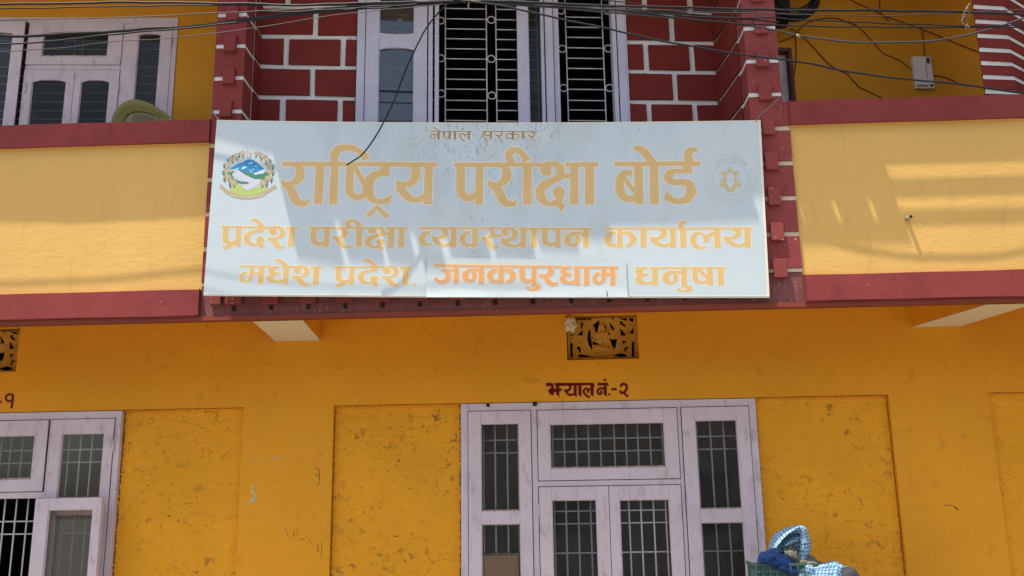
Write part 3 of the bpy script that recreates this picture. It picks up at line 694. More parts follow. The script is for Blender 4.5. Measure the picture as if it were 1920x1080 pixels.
def vent(V, dx, first=None):
    y0 = .10
    if first is None:
        pl = [[WALLP.loc(*CV(*p), y0) for p in h] for h in HOLES]
        pl = [[(sum(q[0] for q in h)/len(h)+(p[0]-sum(q[0] for q in h)/len(h))*1.25, sum(q[1] for q in h)/len(h)+(p[1]-sum(q[1] for q in h)/len(h))*1.25) for p in h] for h in pl]
        c0_, c1_ = WALLP.loc(*CV(372, 598), y0), WALLP.loc(*CV(1100, 138), y0)
        rect = [(c0_[0], c0_[1]), (c1_[0], c0_[1]), (c1_[0], c1_[1]), (c0_[0], c1_[1])]
        vs_ = [Vector(p) for p in rect]; fs = [[0, 1, 2, 3]]
        for h in pl:
            if sum(h[i-1][0]*h[i][1]-h[i][0]*h[i-1][1] for i in range(len(h))) < 0: h = h[::-1]
            fs.append(list(range(len(vs_), len(vs_)+len(h)))); vs_ += [Vector(p) for p in h]
        r = delaunay_2d_cdt(vs_, [], fs, 0, 1e-6)
        fc = [f for f, o_ in zip(r[2], r[5]) if list(o_) == [0]]
        bm = bmesh.new(); vv = [bm.verts.new((p.x, 7.0+y0, p.y)) for p in r[0]]
        for f in fc:
            try: bm.faces.new([vv[i] for i in f])
            except Exception: pass
        bmesh.ops.triangulate(bm, faces=bm.faces[:]); bmesh.ops.subdivide_edges(bm, edges=bm.edges[:], cuts=2, use_grid_fill=True)
        ex = bmesh.ops.extrude_face_region(bm, geom=bm.faces[:])
        top = [e for e in ex['geom'] if isinstance(e, bmesh.types.BMVert)]
        bnd = {v for e in bm.edges if len(e.link_faces) == 1 or any(abs(e.verts[0].co.y-e.verts[1].co.y) > 9 for _ in (0,)) for v in e.verts}
        for v in top:
            v.co.y -= .010+.004*noise.noise(v.co*40)
        # the seated relief figure and ring
        for v in top:
            x_, z_ = v.co.x, v.co.z
            for cx_, cz_, rx, rz, h in FIG:
                d = ((x_-cx_)/rx)**2+((z_-cz_)/rz)**2
                if d < 1: v.co.y -= h*math.sqrt(1-d)
        bmesh.ops.recalc_face_normals(bm, faces=bm.faces[:])
        me = bpy.data.meshes.new('vent'); bm.to_mesh(me); bm.free(); me.materials.append(VENTM)
        o = bpy.data.objects.new('vent', me); COL.objects.link(o)
    else:
        o = first.copy(); COL.objects.link(o); o.parent = None; o.location.x = dx; o.matrix_parent_inverse = Matrix()
    part(o)
    k = MB().box(V[0]-.05, V[1]+.05, 7.205+.016, 7.235, V[2]-.05, V[3]+.02).obj('vent_back', DARKW); part(k)
    return o
FIG = []
for x_, y_, rx, ry, h in ((730, 240, 45, 42, .018), (730, 340, 85, 65, .022), (730, 470, 105, 40, .02), (650, 300, 30, 50, .012), (825, 300, 45, 35, .014), (560, 380, 25, 100, .01), (910, 380, 25, 100, .01), (735, 535, 130, 25, .012)):
    c = WALLP.loc(*CV(x_, y_), .08); FIG.append((c[0], c[1], rx/5.683*.00395, ry/5.683*.00395, h))
v1 = vent(VENT, 0); v2 = vent(VENT1, -4.715, v1)
v1['label'] = 'carved ochre vent with a seated figure above the painted window number'
# ------------------------------------------------------------------ upper left window
def t1(x, y): return (x/4.5, y/4.5)
lx = lambda x, y, off=0: LEFTW.loc(*t1(x, y), off)[0]
lz = lambda x, y, off=0: LEFTW.loc(*t1(x, y), off)[1]
UX1 = lx(1492, 400); UZ1 = lz(800, 152); UX0 = UX1-2.35
mb = MB(); wall_holes(mb, -2.9, .95, SOFF+.12, TOPC+.02, 0, .15, [(UX0, UX1, 3.9, UZ1)]); part(mb.obj('balcony_wall', OBR, plane=LEFTW))
UT = lz(600, 198); um1, um2 = lx(1025, 500), lx(1120, 500)
g0, g1 = lx(240, 500), lx(205, 500)
um0 = lx(235, 400)
rz1, rz0 = lz(600, 552), lz(600, 590)
winu = window('faded lilac upper window above the left yellow parapet', LEFTW, UX0, UX1, 3.9, UZ1, .045, UZ1-UT, -.01, .09, LIL, mulls=((um1+.002, um2-.012),), rails=((um0, um1+.002, rz0+.001, rz1-.001),))
sash(winu, um0, um1, rz1, UT, lx(362, 400)-um0, um1-lx(915, 400), UT-lz(600, 270), lz(600, 482)-rz1, ys, LEFTW, LIL, GLASSD, arch=.018)
um = lx(622, 800)
sash(winu, um0-.0, um-.0015, 3.95, rz0-.004, lx(298, 800)-lx(222, 800), lx(622, 800)-lx(556, 800), rz0-lz(430, 672), .08, ys, LEFTW, LIL, GLASSD, arch=.022)
sash(winu, um+.0015, um1, 3.95, rz0-.004, lx(678, 800)-lx(622, 800), lx(1008, 800)-lx(930, 800), rz0-lz(800, 675), .08, ys, LEFTW, LIL, GLASSD, arch=.022)
sash(winu, um2-.01, UX1-.038, 3.95, UT, lx(1148, 500)-lx(1120, 500)+.02, lx(1452, 500)-lx(1356, 500), UT-lz(1250, 287), .08, ys, LEFTW, LIL, GLASSD, arch=.016)
sash(winu, UX0+.05, g1, 3.95, UT-.005, .1, g1-lx(110, 500), UT-lz(50, 275), .08, ys-.03, LEFTW, LIL, GLASSD, arch=.022)
attach(MB().box(g1+.004, um0-.004, .02, .08, 3.95, UT-.002).obj('dark_gap', DARKW, plane=LEFTW), winu)  # solid dark strip standing in for the shade of the open gap
for x, y in ((225, 750), (1005, 750), (1450, 360)): hinge(winu, lx(x, y), lz(x, y), ys, LEFTW)
hzs = [lz(700, v, .1) for v in (340, 410, 780, 855, 930, 1000)]+[lz(700, v, .1) for v in (560, 635, 705)]
bars(winu, [lx(v, 400, .1) for v in (340, 632, 700)], 3.95, UT, hzs, UX0+.05, UX1-.05, .10, LEFTW, r=.004, mat=BAR)
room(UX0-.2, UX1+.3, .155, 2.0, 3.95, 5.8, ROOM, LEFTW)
# ------------------------------------------------------------------ central bay window with ring grille
def t3(x, y): return (660+x/3.623, y/3.623)
cx = lambda x, y=400, off=0: BAY.loc(*t3(x, y), off)[0]
cz = lambda x, y, off=0: BAY.loc(*t3(x, y), off)[1]
winc = window('tall peeling window of the brick bay with ring grille behind the sign', BAY, WX0, WX1, 4.07, 5.60, .012, .05, -.012, .10, LILP,
              mulls=((cx(518), cx(548)), (cx(562), cx(590)), (cx(1370), cx(1408)), (cx(1772), cx(1800)), (cx(1808), WX1-.013)))
sash(winc, cx(34), cx(510), 4.08, 5.54, cx(182)-cx(34), cx(510)-cx(422), .06, .08, -.02, BAY, LILP, GLASSB, rails=((cz(300, 328), cz(300, 243)),), arch=.020)
attach(MB().box(cx(88), cx(92), -.0225, -.020, 4.1, 5.5).obj('board_joint', DARKW, plane=BAY), winc)
# half open casement standing edge-on: stile, strip of glass, stile
sash(winc, cx(1122), cx(1366), 4.08, 5.54, cx(1197)-cx(1122), cx(1366)-cx(1288), .06, .08, -.03, BAY, LILP, GLASSD, t=.05)
# peeling white strips of the right jamb
attach(MB().box(cx(1285)+.022, cx(1285)+.030, -.034, -.030, 4.1, 5.5).obj('board_joint', DARKW, plane=BAY), winc)
GY = .07
def ringbar(name, xs_, zs0, mat=BARW): pass
gb = lambda x, y=400: BAY.loc(*t3(x, y), GY)[0]
gz = lambda y, x=800: BAY.loc(*t3(x, y), GY)[1]
R_ = .0048
src = MB().tube([(0, GY, 4.1), (0, GY, 5.54)], R_, 6).obj('grille_bar', BARW, plane=BAY, smooth=True)
for k, x in enumerate([gb(v) for v in (634, 915, 980, 1262, 1458, 1710)]):
    o = src if k == 0 else src.copy()
    if k: COL.objects.link(o)
    o.location = BAY.o+BAY.t*x; attach(o, winc)
rz = [gz(v) for v in (60, 130, 198, 265, 333, 401, 470, 540, 607, 683, 748, 820)]
rz += [rz[0]+.0745*k for k in (1, 2)]
for k, z in enumerate(rz):
    for a_, c_ in ((634, 915), (980, 1262)):
        attach(MB().tube([(gb(a_), GY, z), (gb(c_), GY, z)], R_*.85, 6).obj('grille_rung', BARW, plane=BAY, smooth=True), winc)
for v in (-40, 30, 100, 170, 240, 312, 385, 460, 535, 605, 675, 740, 815): attach(MB().tube([(gb(150), GY, gz(v, 300)), (gb(560), GY, gz(v, 300))], R_*.85, 6).obj('grille_rung', BARW, plane=BAY, smooth=True), winc)
rz = [gz(v, 1580) for v in (52, 118, 186, 255, 326, 397, 466, 540, 608, 683, 748, 820)]
for z in rz: attach(MB().tube([(gb(1458), GY, z), (gb(1712), GY, z)], R_*.85, 6).obj('grille_rung', BARW, plane=BAY, smooth=True), winc)
for x, y in ((946, 135), (946, 400), (950, 650), (602, 140), (602, 396), (606, 636), (1418, 72), (1428, 332), (1437, 598), (1735, 75), (1740, 330), (1750, 598)):
    X_, Z_ = BAY.loc(*t3(x, y), GY)
    attach(MB().tube([(X_+.029*math.cos(q*math.pi/10), GY, Z_+.029*math.sin(q*math.pi/10)) for q in range(20)], R_*.9, 6, True).obj('grille_ring', BARW, plane=BAY, smooth=True), winc)
# ------------------------------------------------------------------ right balcony
mb = MB(); RW = RIGHTW
DX0, DX1 = RW.loc(1440, 150)[0], RW.loc(1489, 150)[0]; DZ = RW.loc(1470, 90)[1]
wall_holes(mb, -.3, 3.6, SOFF+.12, TOPC+.02, 0, .15, [(DX0, DX1, SOFF+.1, DZ)]); part(mb.obj('balcony_wall', OBR, plane=RW))
dr = MB(); dr.box(DX1-.028, DX1, -.01, .09, SOFF+.13, DZ); dr.box(DX0, DX1-.029, -.01, .09, DZ-.03, DZ)
d_ = part(dr.obj('door_frame', WOODR, plane=RW, bevel=.003)); attach(MB().box(DX0, DX1-.030, .06, .10, SOFF+.13, DZ-.032).obj('door_leaf', LIL, plane=RW), d_)
room(DX0-.1, DX1+.3, .2, 1.5, SOFF+.13, 5.8, ROOMD, RW)
# many sided brick column at the right edge
RP = Plane(3.055, 6.215, math.radians(8.5))
def zprism(pts, z0, z1, name, mat, bevel=0):
    b = MB(); n = len(pts); b.v = [(x, y, z0) for x, y in pts]+[(x, y, z1) for x, y in pts]
    b.f = [tuple(range(n)), tuple(range(2*n-1, n-1, -1))]+[(k, (k+1) % n, n+(k+1) % n, n+k) for k in range(n)]
    return part(b.obj(name, mat, bevel=bevel))
def colpts(g):
    c = Vector((3.36, 6.46)); P = [Vector((3.055, 6.215)), Vector((3.290, 6.250)), Vector((3.60, 6.50)), Vector((3.56, 6.80)), Vector((3.38, 6.72))]
    return [tuple(p+(c-p).normalized()*g) for p in P]
zprism(colpts(.016), 4.305, TOPC-.001, 'column_core', GRO)
jy = [12, 39.5, 66, 92, 117, 143, 170]
jz = [RP.loc(1850+i*2, y)[1] for i, y in enumerate(jy)]
jz = [jz[0]+(jz[0]-jz[1])*k for k in range(5, 0, -1)]+jz+[jz[-1]-(jz[-2]-jz[-1])]
for i in range(len(jz)-1):
    za, zb = max(jz[i+1]+.014, 4.305), min(jz[i]-.024, TOPC)
    if zb-za > .02: zprism(colpts(random.uniform(0, .003)), za, zb, 'brick', REDB, .003)
# upper slab over the balconies, with unseen lips, blocks and rails added to shape its shade
ZE = TOPC; ZR = 5.10          # slab underside; added shade rails on the right
def sy(z, ze=ZE): return 6.17-(ze-z)/4.3
XB = 1.76+(TOPC-ZR)/4.3*1.1
part(MB().box(YL-1.5, -2.87, sy(3.59), 11, ZE, ZE+.12).obj('roof_slab', OBR)); part(MB().box(-2.8695, 1.76, 5.640, 11, ZE, ZE+.12).obj('roof_slab', OBR)); part(MB().box(1.7605, YR+1.5, sy(3.86), 11, ZE, ZE+.12).obj('roof_slab', OBR))
lip = MB()
for a_, c_, y_ in ((-2.869, -2.321, 5.585), (-2.32, -1.201, 5.500), (-1.2, -.201, 5.512), (-.2, .799, 5.535), (.8, .9, 5.57)): lip.box(a_, c_, y_, 5.6395, ZE, ZE+.05)
for a_, c_, y0_, y1_ in ((.9, 1.76, 5.568, 5.597), (.9, 1.105, 5.5975, 5.6395), (1.128, 1.330, 5.5975, 5.6395), (1.368, 1.570, 5.5975, 5.6395), (1.608, 1.76, 5.5975, 5.6395)): lip.box(a_, c_, y0_, y1_, ZE, ZE+.05)
part(lip.obj('shade_lip', OBR))
for a_, c_, d_ in ((-2.32, -2.03, 0), (-1.985, -1.76, .01), (-1.72, -1.55, .015), (-1.50, -1.36, .008), (-1.30, -1.05, .035), (-1.00, -.75, .045), (-.70, -.45, .06)):
    part(MB().box(a_, c_, 5.43+d_, 5.4995, ZE+.001, ZE+.05).obj('shade_block', OBR))
for zz0, zz1 in ((3.375, 3.475), (3.575, 3.695), (3.81, 3.90)):
    part(MB().box(XB-.03, YR+1.5, sy(zz0, ZR)-.001, sy(zz1, ZR)+.001, ZR+.02, ZR+.035).obj('shade_rail', BAR))
for xx in (XB-.03, 3.4, 4.9):
    part(MB().box(xx, xx+.02, sy(3.375, ZR), sy(3.90, ZR), ZR+.0355, ZR+.05).obj('shade_rail_bracket', BAR)); part(MB().box(xx, xx+.02, sy(3.90, ZR)-.02, sy(3.90, ZR), ZR+.0505, ZE-.0005).obj('shade_rail_hanger', BAR))
part(MB().box(YL-1.5, YR+1.5, 6.5, 6.7, TOPC+.12, TOPC+3.0).obj('upper_wall', YEL))
part(MB().box(YL-1.5, YR+1.5, 11, 11.2, 0, TOPC+.12).obj('back_wall', ORA))
for xx in (YL-.2, YR): part(MB().box(xx, xx+.2, 6.2, 11, 0, TOPC).obj('side_wall', ORA))
# drain spout
dp = MB(); a0 = at(1700, 411, 6.17); dpv = [Vector((a0.x, 6.168, a0.z)), Vector((a0.x+.004, 6.105, a0.z-.002))]
o = part(dp.tube(dpv, .013, 14).obj('drain_spout', PIPEM, smooth=True)); attach(MB().tube([dpv[1]+Vector((0, .0, 0)), dpv[1]+Vector((0, -.0015, 0))], .0095, 12).obj('spout_mouth', DARKW), o)
# knob and nail heads on the lintel
for px, py, r in ((1044, 586, .011), (1003, 757.5, .017), (915, 760, .013)):
    p = at(px, py, 6.992); part(MB().tube([p, p+Vector((0, -.012, 0))], r, 12).obj('plug_hole', DARKW))

# ------------------------------------------------------------------ the sign board
SGN = empty('sign_board')
Cc = Vector((-.39121865, 6.04997136, EYE+1.98076307)); sa, sb, sc_ = .02509393, .01587909, .02227878
from math import sin, cos
Rz = Matrix(((cos(sa), -sin(sa), 0), (sin(sa), cos(sa), 0), (0, 0, 1))); Rx = Matrix(((1, 0, 0), (0, cos(sb), -sin(sb)), (0, sin(sb), cos(sb)))); Ry = Matrix(((cos(sc_), 0, sin(sc_)), (0, 1, 0), (-sin(sc_), 0, cos(sc_))))
RS = Rz @ Rx @ Ry
SGN.matrix_world = Matrix.Translation(Cc) @ RS.to_4x4()
tag(SGN, 'large white sign board with faded gold Devanagari lettering and two emblems', 'sign')
RSi = RS.transposed()
def sgn(px, py):
    """pixel -> (u,v) on the bowed sheet"""
    d = RSi @ ray(px, py); o = RSi @ (Vector((0, 0, EYE))-Cc); y = .03
    for _ in range(5):
        t = (y-o.y)/d.y; u = o.x+d.x*t; v = o.z+d.z*t; y = bow(max(-SW, min(SW, u)), v)
    return (u, v)
b = MB(); NU, NV = 40, 10
for side, off in ((0, 0.0), (1, -.022)):
    for j in range(NV+1):
        for i in range(NU+1):
            u = -SW+2*SW*i/NU; v = -SH+2*SH*j/NV; b.v.append((u, bow(u, v)-off, v))
n1 = (NU+1)*(NV+1)
for j in range(NV):
    for i in range(NU):
        a_ = j*(NU+1)+i; b.f.append((a_, a_+1, a_+NU+2, a_+NU+1)); b.f.append((n1+a_, n1+a_+NU+1, n1+a_+NU+2, n1+a_+1))
for i in range(NU):
    b.f.append((i, n1+i, n1+i+1, i+1)); q = NV*(NU+1)+i; b.f.append((q, q+1, n1+q+1, n1+q))
for j in range(NV):
    q = j*(NU+1); b.f.append((q, q+NU+1, n1+q+NU+1, n1+q)); q += NU; b.f.append((q, n1+q, n1+q+NU+1, q+NU+1))
sheet = b.obj('sheet', SHEET); sheet.parent = SGN
for p in sheet.data.polygons[:NU*NV*2]: p.use_smooth = False
# wrapped edge strip in pale cream on top and right side
def edge(name, pts, w, mat, off):
    b = MB(); 
    for i in range(len(pts)-1):
        (u0, v0), (u1, v1) = pts[i], pts[i+1]; L = math.hypot(u1-u0, v1-v0); nx, nv = -(v1-v0)/L*w, (u1-u0)/L*w
        b.poly([splace(u0, v0, off), splace(u1, v1, off), splace(u1+nx, v1+nv, off), splace(u0+nx, v0+nv, off)])
    o = b.obj(name, mat); o.parent = SGN; return o
N = 30
edge('edge_strip', [(SW-.0005, -SH+2*SH*i/N) for i in range(N+1)], .016, GOLDE, .0012)
edge('edge_strip', [(SW-2*SW*i/N, SH-.0005) for i in range(N+1)], .007, GOLDE, .0012)
rim = MB()
rim.tube([Vector(splace(-SW+2*SW*i/N, -SH, -.011)) for i in range(N+1)], .012, 6); o = rim.obj('bottom_rail', GRO); o.parent = SGN
def A_(name, art, mat, off, label=None): return art_obj(name, art.tf(sgn), mat, splace, SGN, label, off)
# ---- glyphs
C = dict(a=crop(520, 260, 6.75), b=crop(640, 260, 6.747), c=crop(840, 260, 6.75), d=crop(960, 260, 6.75), e=crop(1140, 260, 6.75),
         f=crop(410, 400, 10.105), g=crop(570, 400, 9.143), h=crop(770, 400, 10.105), i=crop(930, 410, 10.105), j=crop(1120, 400, 6.4),
         k=crop(440, 475, 9.6), l=crop(620, 475, 10.667), m=crop(795, 480, 9.6), n=crop(980, 480, 9.6), o=crop(1170, 480, 9.143), p=crop(795, 235, 16), q=crop(895, 235, 16))
LT = {1: [(528, 303), (700, 304.2), (860, 304.7), (1000, 304.5), (1150, 303.4), (1313, 302.2)], 2: [(414, 423.2), (555, 425), (780, 425.9), (960, 426.5), (1110, 426.8), (1410, 426.2)], 3: [(448, 497.5), (600, 499), (730, 499.3), (795, 499.3), (796, 496), (815, 496.2), (980, 498), (1165, 500), (1360, 500.2)]}
LB = {1: [(560, 382.2), (700, 383), (1100, 383), (1310, 382.3)], 2: [(440, 461.4), (545, 462.5), (610, 463.4), (850, 464), (950, 464.5), (1160, 464.4), (1400, 464.4)], 3: [(485, 531.7), (590, 532.8), (655, 533), (795, 533.8), (796, 530.6), (855, 530.8), (950, 531.3), (1080, 534.5), (1230, 534.7), (1360, 534.7)]}
def interp(T, x):
    if x <= T[0][0]: return T[0][1]
    for (a, u), (c, v) in zip(T, T[1:]):
        if x <= c: return u+(v-u)*(x-a)/(c-a)
    return T[-1][1]
GL = {}
def glyph(name, cr_, line, art):
    px = art.tf(C[cr_]); uv = px.tf(sgn)
    xs = [p[0] for q in px.polys for p in q]; us = [p[0] for q in uv.polys for p in q]
    xm = (min(xs)+max(xs))/2
    t = sgn(xm, interp(LT[line], xm))[1]; bb = sgn(xm, interp(LB[line], xm))[1]
    GL[name] = (uv, min(us), max(us), t, bb)
    return uv
def put(name, x0, x1, line, cr_=None):
    uv, u0, u1, t, bb = GL[name]
    if cr_: x0, x1 = C[cr_](x0, 0)[0], C[cr_](x1, 0)[0]
    xm = (x0+x1)/2; T = sgn(xm, interp(LT[line], xm))[1]; Bb = sgn(xm, interp(LB[line], xm))[1]
    ym = (interp(LT[line], xm)+interp(LB[line], xm))/2
    U0, U1 = sgn(x0, ym)[0], sgn(x1, ym)[0]
    return uv.tf(lambda u, v: (U0+(u-u0)/(u1-u0)*(U1-U0), T+(v-t)/(bb-t)*(Bb-T)))
W_ = {1: Art(), 2: Art(), 3: Art(), 4: Art()}      # 4 = the orange patch word
def add(line, uv): W_[line].polys += uv.polys
def bar(line, pts):        # headline bar, in pixels
    (x0, t0, b0), (x1, t1, b1) = pts
    add(line, Art().P([(x0, t0), ((x0+x1)/2, (t0+t1)/2), (x1, t1), (x1, b1), ((x0+x1)/2, (b0+b1)/2), (x0, b0)]).tf(sgn))
def cbar(line, ca_, x0, y0, y0b, cb_, x1, y1, y1b):
    p, q = C[ca_](x0, y0), C[ca_](x0, y0b); r, s = C[cb_](x1, y1), C[cb_](x1, y1b); bar(line, [(p[0], p[1], q[1]), (r[0], r[1], s[1])])
# line 1
ra = glyph('ra', 'a', 1, Art().P([(180, 330), (215, 358), (235, 395), (233, 450), (210, 505), (170, 540), (125, 545), (85, 532), (50, 514), (50, 605), (80, 610), (105, 640), (130, 695), (155, 755), (190, 812), (235, 850), (290, 863), (340, 857), (385, 842), (408, 765), (365, 782), (325, 785), (298, 772), (275, 735), (250, 675), (225, 620), (205, 597), (255, 580), (305, 550), (338, 505), (352, 440), (340, 385), (315, 350), (310, 330)]))
add(1, ra)
add(1, glyph('stem', 'a', 1, Art().P([(488, 335), (597, 335), (568, 825), (460, 825)])))
add(1, glyph('istem', 'a', 1, Art().P([(680, 335), (780, 335), (757, 827), (648, 827)])))
add(1, glyph('iarch', 'a', 1, Art().strip([(680, 345), (680, 290), (668, 240), (675, 180), (700, 130), (745, 95), (800, 78), (860, 73), (940, 80), (1010, 103), (1070, 135), (1130, 180), (1182, 240)], [(795, 345), (795, 300), (775, 280), (768, 240), (785, 195), (825, 163), (850, 156), (880, 152), (940, 158), (1000, 180), (1035, 210), (1060, 245), (1075, 285)])))
add(1, glyph('ssha', 'b', 1, Art().P([(65, 335), (50, 600), (150, 600), (165, 335)]).strip([(50, 600), (58, 685), (95, 738), (155, 770), (215, 778), (270, 763), (310, 735)], [(150, 600), (156, 655), (180, 692), (215, 705), (262, 690), (290, 680), (300, 640)]).P([(155, 335), (200, 335), (292, 520), (300, 700), (268, 690), (268, 605), (235, 540), (163, 405)])))
add(1, glyph('tta', 'b', 1, Art().P([(505, 335), (612, 335), (610, 480), (560, 474), (500, 476), (500, 400)]).strip([(510, 400), (440, 405), (380, 425), (330, 465), (290, 515), (273, 580), (270, 640), (280, 700), (310, 750), (360, 795), (420, 820), (480, 830), (540, 828), (590, 812), (628, 788), (636, 690)], [(560, 474), (500, 476), (460, 493), (430, 525), (412, 565), (403, 610), (403, 650), (410, 695), (425, 730), (445, 750), (470, 762), (500, 766), (530, 762), (570, 745), (600, 725), (636, 688)])))
add(1, Art().P([(450, 835), (610, 968), (565, 1018), (445, 895), (400, 955), (335, 1003), (315, 940), (370, 910)]).tf(C['b']).tf(sgn))
add(1, glyph('ya', 'b', 1, Art().strip([(820, 335), (860, 362), (885, 400), (887, 450), (870, 500), (840, 538), (800, 548), (745, 537), (697, 515)], [(960, 335), (985, 362), (1002, 420), (992, 490), (955, 555), (905, 598), (855, 612), (808, 616), (740, 640)]).strip([(697, 515), (693, 635), (740, 705), (800, 765), (870, 800), (935, 812), (990, 802), (1050, 775)], [(790, 560), (808, 615), (840, 665), (880, 708), (930, 733), (985, 725), (1025, 698), (1060, 645)]).P([(1055, 335), (1160, 335), (1143, 830), (1037, 830)])))
cbar(1, 'a', 55, 290, 348, 'b', 500, 295, 353); cbar(1, 'b', 500, 295, 353, 'b', 1217, 301, 358)
add(1, glyph('pa', 'c', 1, Art().P([(108, 335), (218, 335), (213, 620), (103, 620)]).strip([(103, 620), (110, 690), (145, 745), (200, 785), (265, 797), (310, 785), (345, 765)], [(213, 620), (220, 665), (245, 695), (275, 703), (310, 695), (330, 675), (350, 645)]).P([(350, 335), (447, 335), (440, 830), (338, 830)])))
add(1, put('ra', 503, 880, 1, 'c'))
add(1, glyph('ii', 'c', 1, Art().strip([(755, 350), (745, 300), (722, 240), (722, 185), (748, 138), (795, 110), (850, 105), (905, 118), (955, 155), (1000, 205), (1048, 262)], [(870, 350), (855, 295), (828, 245), (820, 208), (832, 184), (862, 180), (895, 200), (925, 240), (942, 295), (985, 292), (1046, 264)])))
add(1, glyph('stem2', 'c', 1, Art().P([(950, 335), (1065, 335), (1057, 832), (948, 832)])))
cbar(1, 'c', 75, 302, 358, 'd', 385, 302, 357); cbar(1, 'd', 676, 300, 357, 'd', 1092, 298, 355)
kart = Art().disc(428, 392, 75, 80).P([(470, 440), (508, 428), (490, 465), (430, 470)]).strip(
    [(375, 330), (420, 297), (490, 286), (560, 285), (620, 308), (655, 350), (667, 400), (662, 460), (645, 505), (595, 542), (530, 570), (475, 600), (435, 645), (418, 690), (428, 740), (455, 778), (500, 797), (550, 790)],
    [(440, 420), (472, 372), (510, 355), (535, 362), (558, 385), (565, 415), (550, 455), (510, 490), (450, 510), (390, 535), (345, 572), (312, 620), (295, 680), (303, 745), (335, 798), (390, 835), (450, 855), (520, 853)])
kart.disc(592, 680, 78, 82).P([(530, 770), (660, 740), (628, 808), (683, 832), (625, 932), (565, 850), (520, 853), (500, 795)]).P([(650, 440), (740, 440), (740, 505), (655, 505)]).P([(733, 335), (842, 335), (842, 832), (732, 832)]).P([(922, 335), (1037, 335), (1037, 832), (922, 832)])
add(1, glyph('kshaa', 'd', 1, kart))
add(1, glyph('ba', 'e', 1, Art().strip([(300, 400), (265, 392), (220, 392), (160, 420), (115, 475), (93, 550), (92, 620), (105, 690), (140, 750), (190, 788), (250, 803), (340, 790)], [(312, 472), (285, 463), (255, 468), (232, 490), (212, 530), (203, 580), (207, 635), (222, 685), (245, 712), (275, 725), (305, 718), (340, 695)]).P([(232, 490), (332, 625), (332, 700), (312, 690), (215, 555)]).P([(328, 335), (440, 335), (450, 828), (338, 828)]).P([(527, 335), (637, 335), (645, 828), (532, 828)])))
add(1, glyph('ehook', 'e', 1, Art().strip([(322, 155), (355, 152), (400, 175), (445, 225), (490, 285), (525, 325)], [(320, 102), (385, 88), (450, 100), (510, 150), (565, 225), (640, 315)])))
add(1, glyph('dda', 'e', 1, Art().P([(950, 335), (1065, 335), (1065, 440), (940, 440), (945, 380)]).strip([(950, 382), (850, 382), (780, 390), (735, 415), (710, 460), (712, 515), (740, 560), (790, 583), (860, 587), (930, 588), (970, 600), (990, 645), (985, 690), (955, 730), (900, 755), (850, 750), (800, 722), (735, 655)], [(950, 440), (850, 443), (835, 452), (825, 467), (822, 482), (828, 500), (840, 510), (860, 515), (930, 515), (1020, 517), (1070, 545), (1112, 625), (1112, 700), (1075, 765), (1010, 808), (910, 828), (820, 820), (705, 768)])))
add(1, glyph('reph', 'e', 1, Art().strip([(978, 340), (970, 290), (962, 230), (968, 180), (990, 140), (1030, 112), (1080, 108), (1122, 118)], [(1095, 340), (1085, 290), (1072, 250), (1065, 215), (1075, 185), (1095, 168), (1115, 168), (1135, 178)])))
cbar(1, 'e', 85, 293, 352, 'e', 1168, 284, 342)
# line 2
add(2, put('pa', 70, 427, 2, 'f')); tail = Art().P([(300, 590), (270, 615), (200, 660), (100, 688), (78, 622), (150, 610), (235, 580)]); add(2, tail.tf(C['f']).tf(sgn))
glyph('tail', 'f', 2, tail)
add(2, glyph('da', 'f', 2, Art().P([(745, 262), (855, 262), (850, 362), (745, 345)]).strip([(745, 312), (660, 318), (570, 345), (505, 395), (475, 450), (480, 520), (520, 575), (590, 608), (680, 614), (770, 605)], [(850, 362), (760, 360), (680, 375), (620, 410), (595, 455), (600, 505), (625, 545), (665, 568), (715, 570), (770, 560)]).disc(787, 510, 80, 75).P([(730, 565), (850, 555), (828, 590), (880, 608), (805, 674), (765, 640), (730, 608)])))
add(2, put('ehook', 588, 885, 2, 'f'))
glyph('sha', 'f', 2, Art().disc(1030, 335, 74, 72).P([(1050, 404), (1105, 378), (1075, 360)]).strip([(985, 275), (1040, 243), (1110, 240), (1180, 255), (1235, 300), (1258, 350), (1250, 400), (1210, 450), (1150, 480), (1085, 497)], [(1060, 330), (1085, 292), (1115, 285), (1140, 305), (1155, 345), (1150, 390), (1130, 430), (1085, 457), (1000, 462), (935, 450)]).strip([(935, 450), (935, 505), (975, 520), (1010, 560), (1060, 625), (1110, 660), (1160, 674), (1235, 665)], [(1060, 460), (1085, 498), (1120, 520), (1150, 570), (1175, 615), (1205, 628), (1235, 625), (1260, 615)]).P([(1328, 270), (1442, 270), (1415, 632), (1303, 632)]).P([(1265, 255), (1500, 257), (1495, 296), (1262, 292)]))
add(2, put('sha', 930, 1500, 2, 'f')); cbar(2, 'f', 42, 236, 272, 'f', 985, 246, 288)
add(2, put('pa', 113, 435, 2, 'g')); add(2, put('ra', 480, 828, 2, 'g')); add(2, put('ii', 690, 995, 2, 'g')); add(2, put('stem2', 892, 1000, 2, 'g')); add(2, put('kshaa', 1040, 1725, 2, 'g'))
cbar(2, 'g', 88, 232, 268, 'g', 1118, 234, 270); cbar(2, 'g', 1398, 236, 272, 'g', 1782, 238, 274)
add(2, Art().strip([(370, 345), (320, 335), (250, 350), (190, 395), (160, 450), (158, 510), (175, 560), (215, 600), (270, 615), (330, 615), (402, 605)], [(385, 390), (355, 380), (320, 392), (290, 425), (272, 465), (272, 505), (285, 545), (310, 570), (345, 580), (375, 575), (402, 562)]).tf(C['h']).tf(sgn))
add(2, put('ya', 397, 868, 2, 'h'))
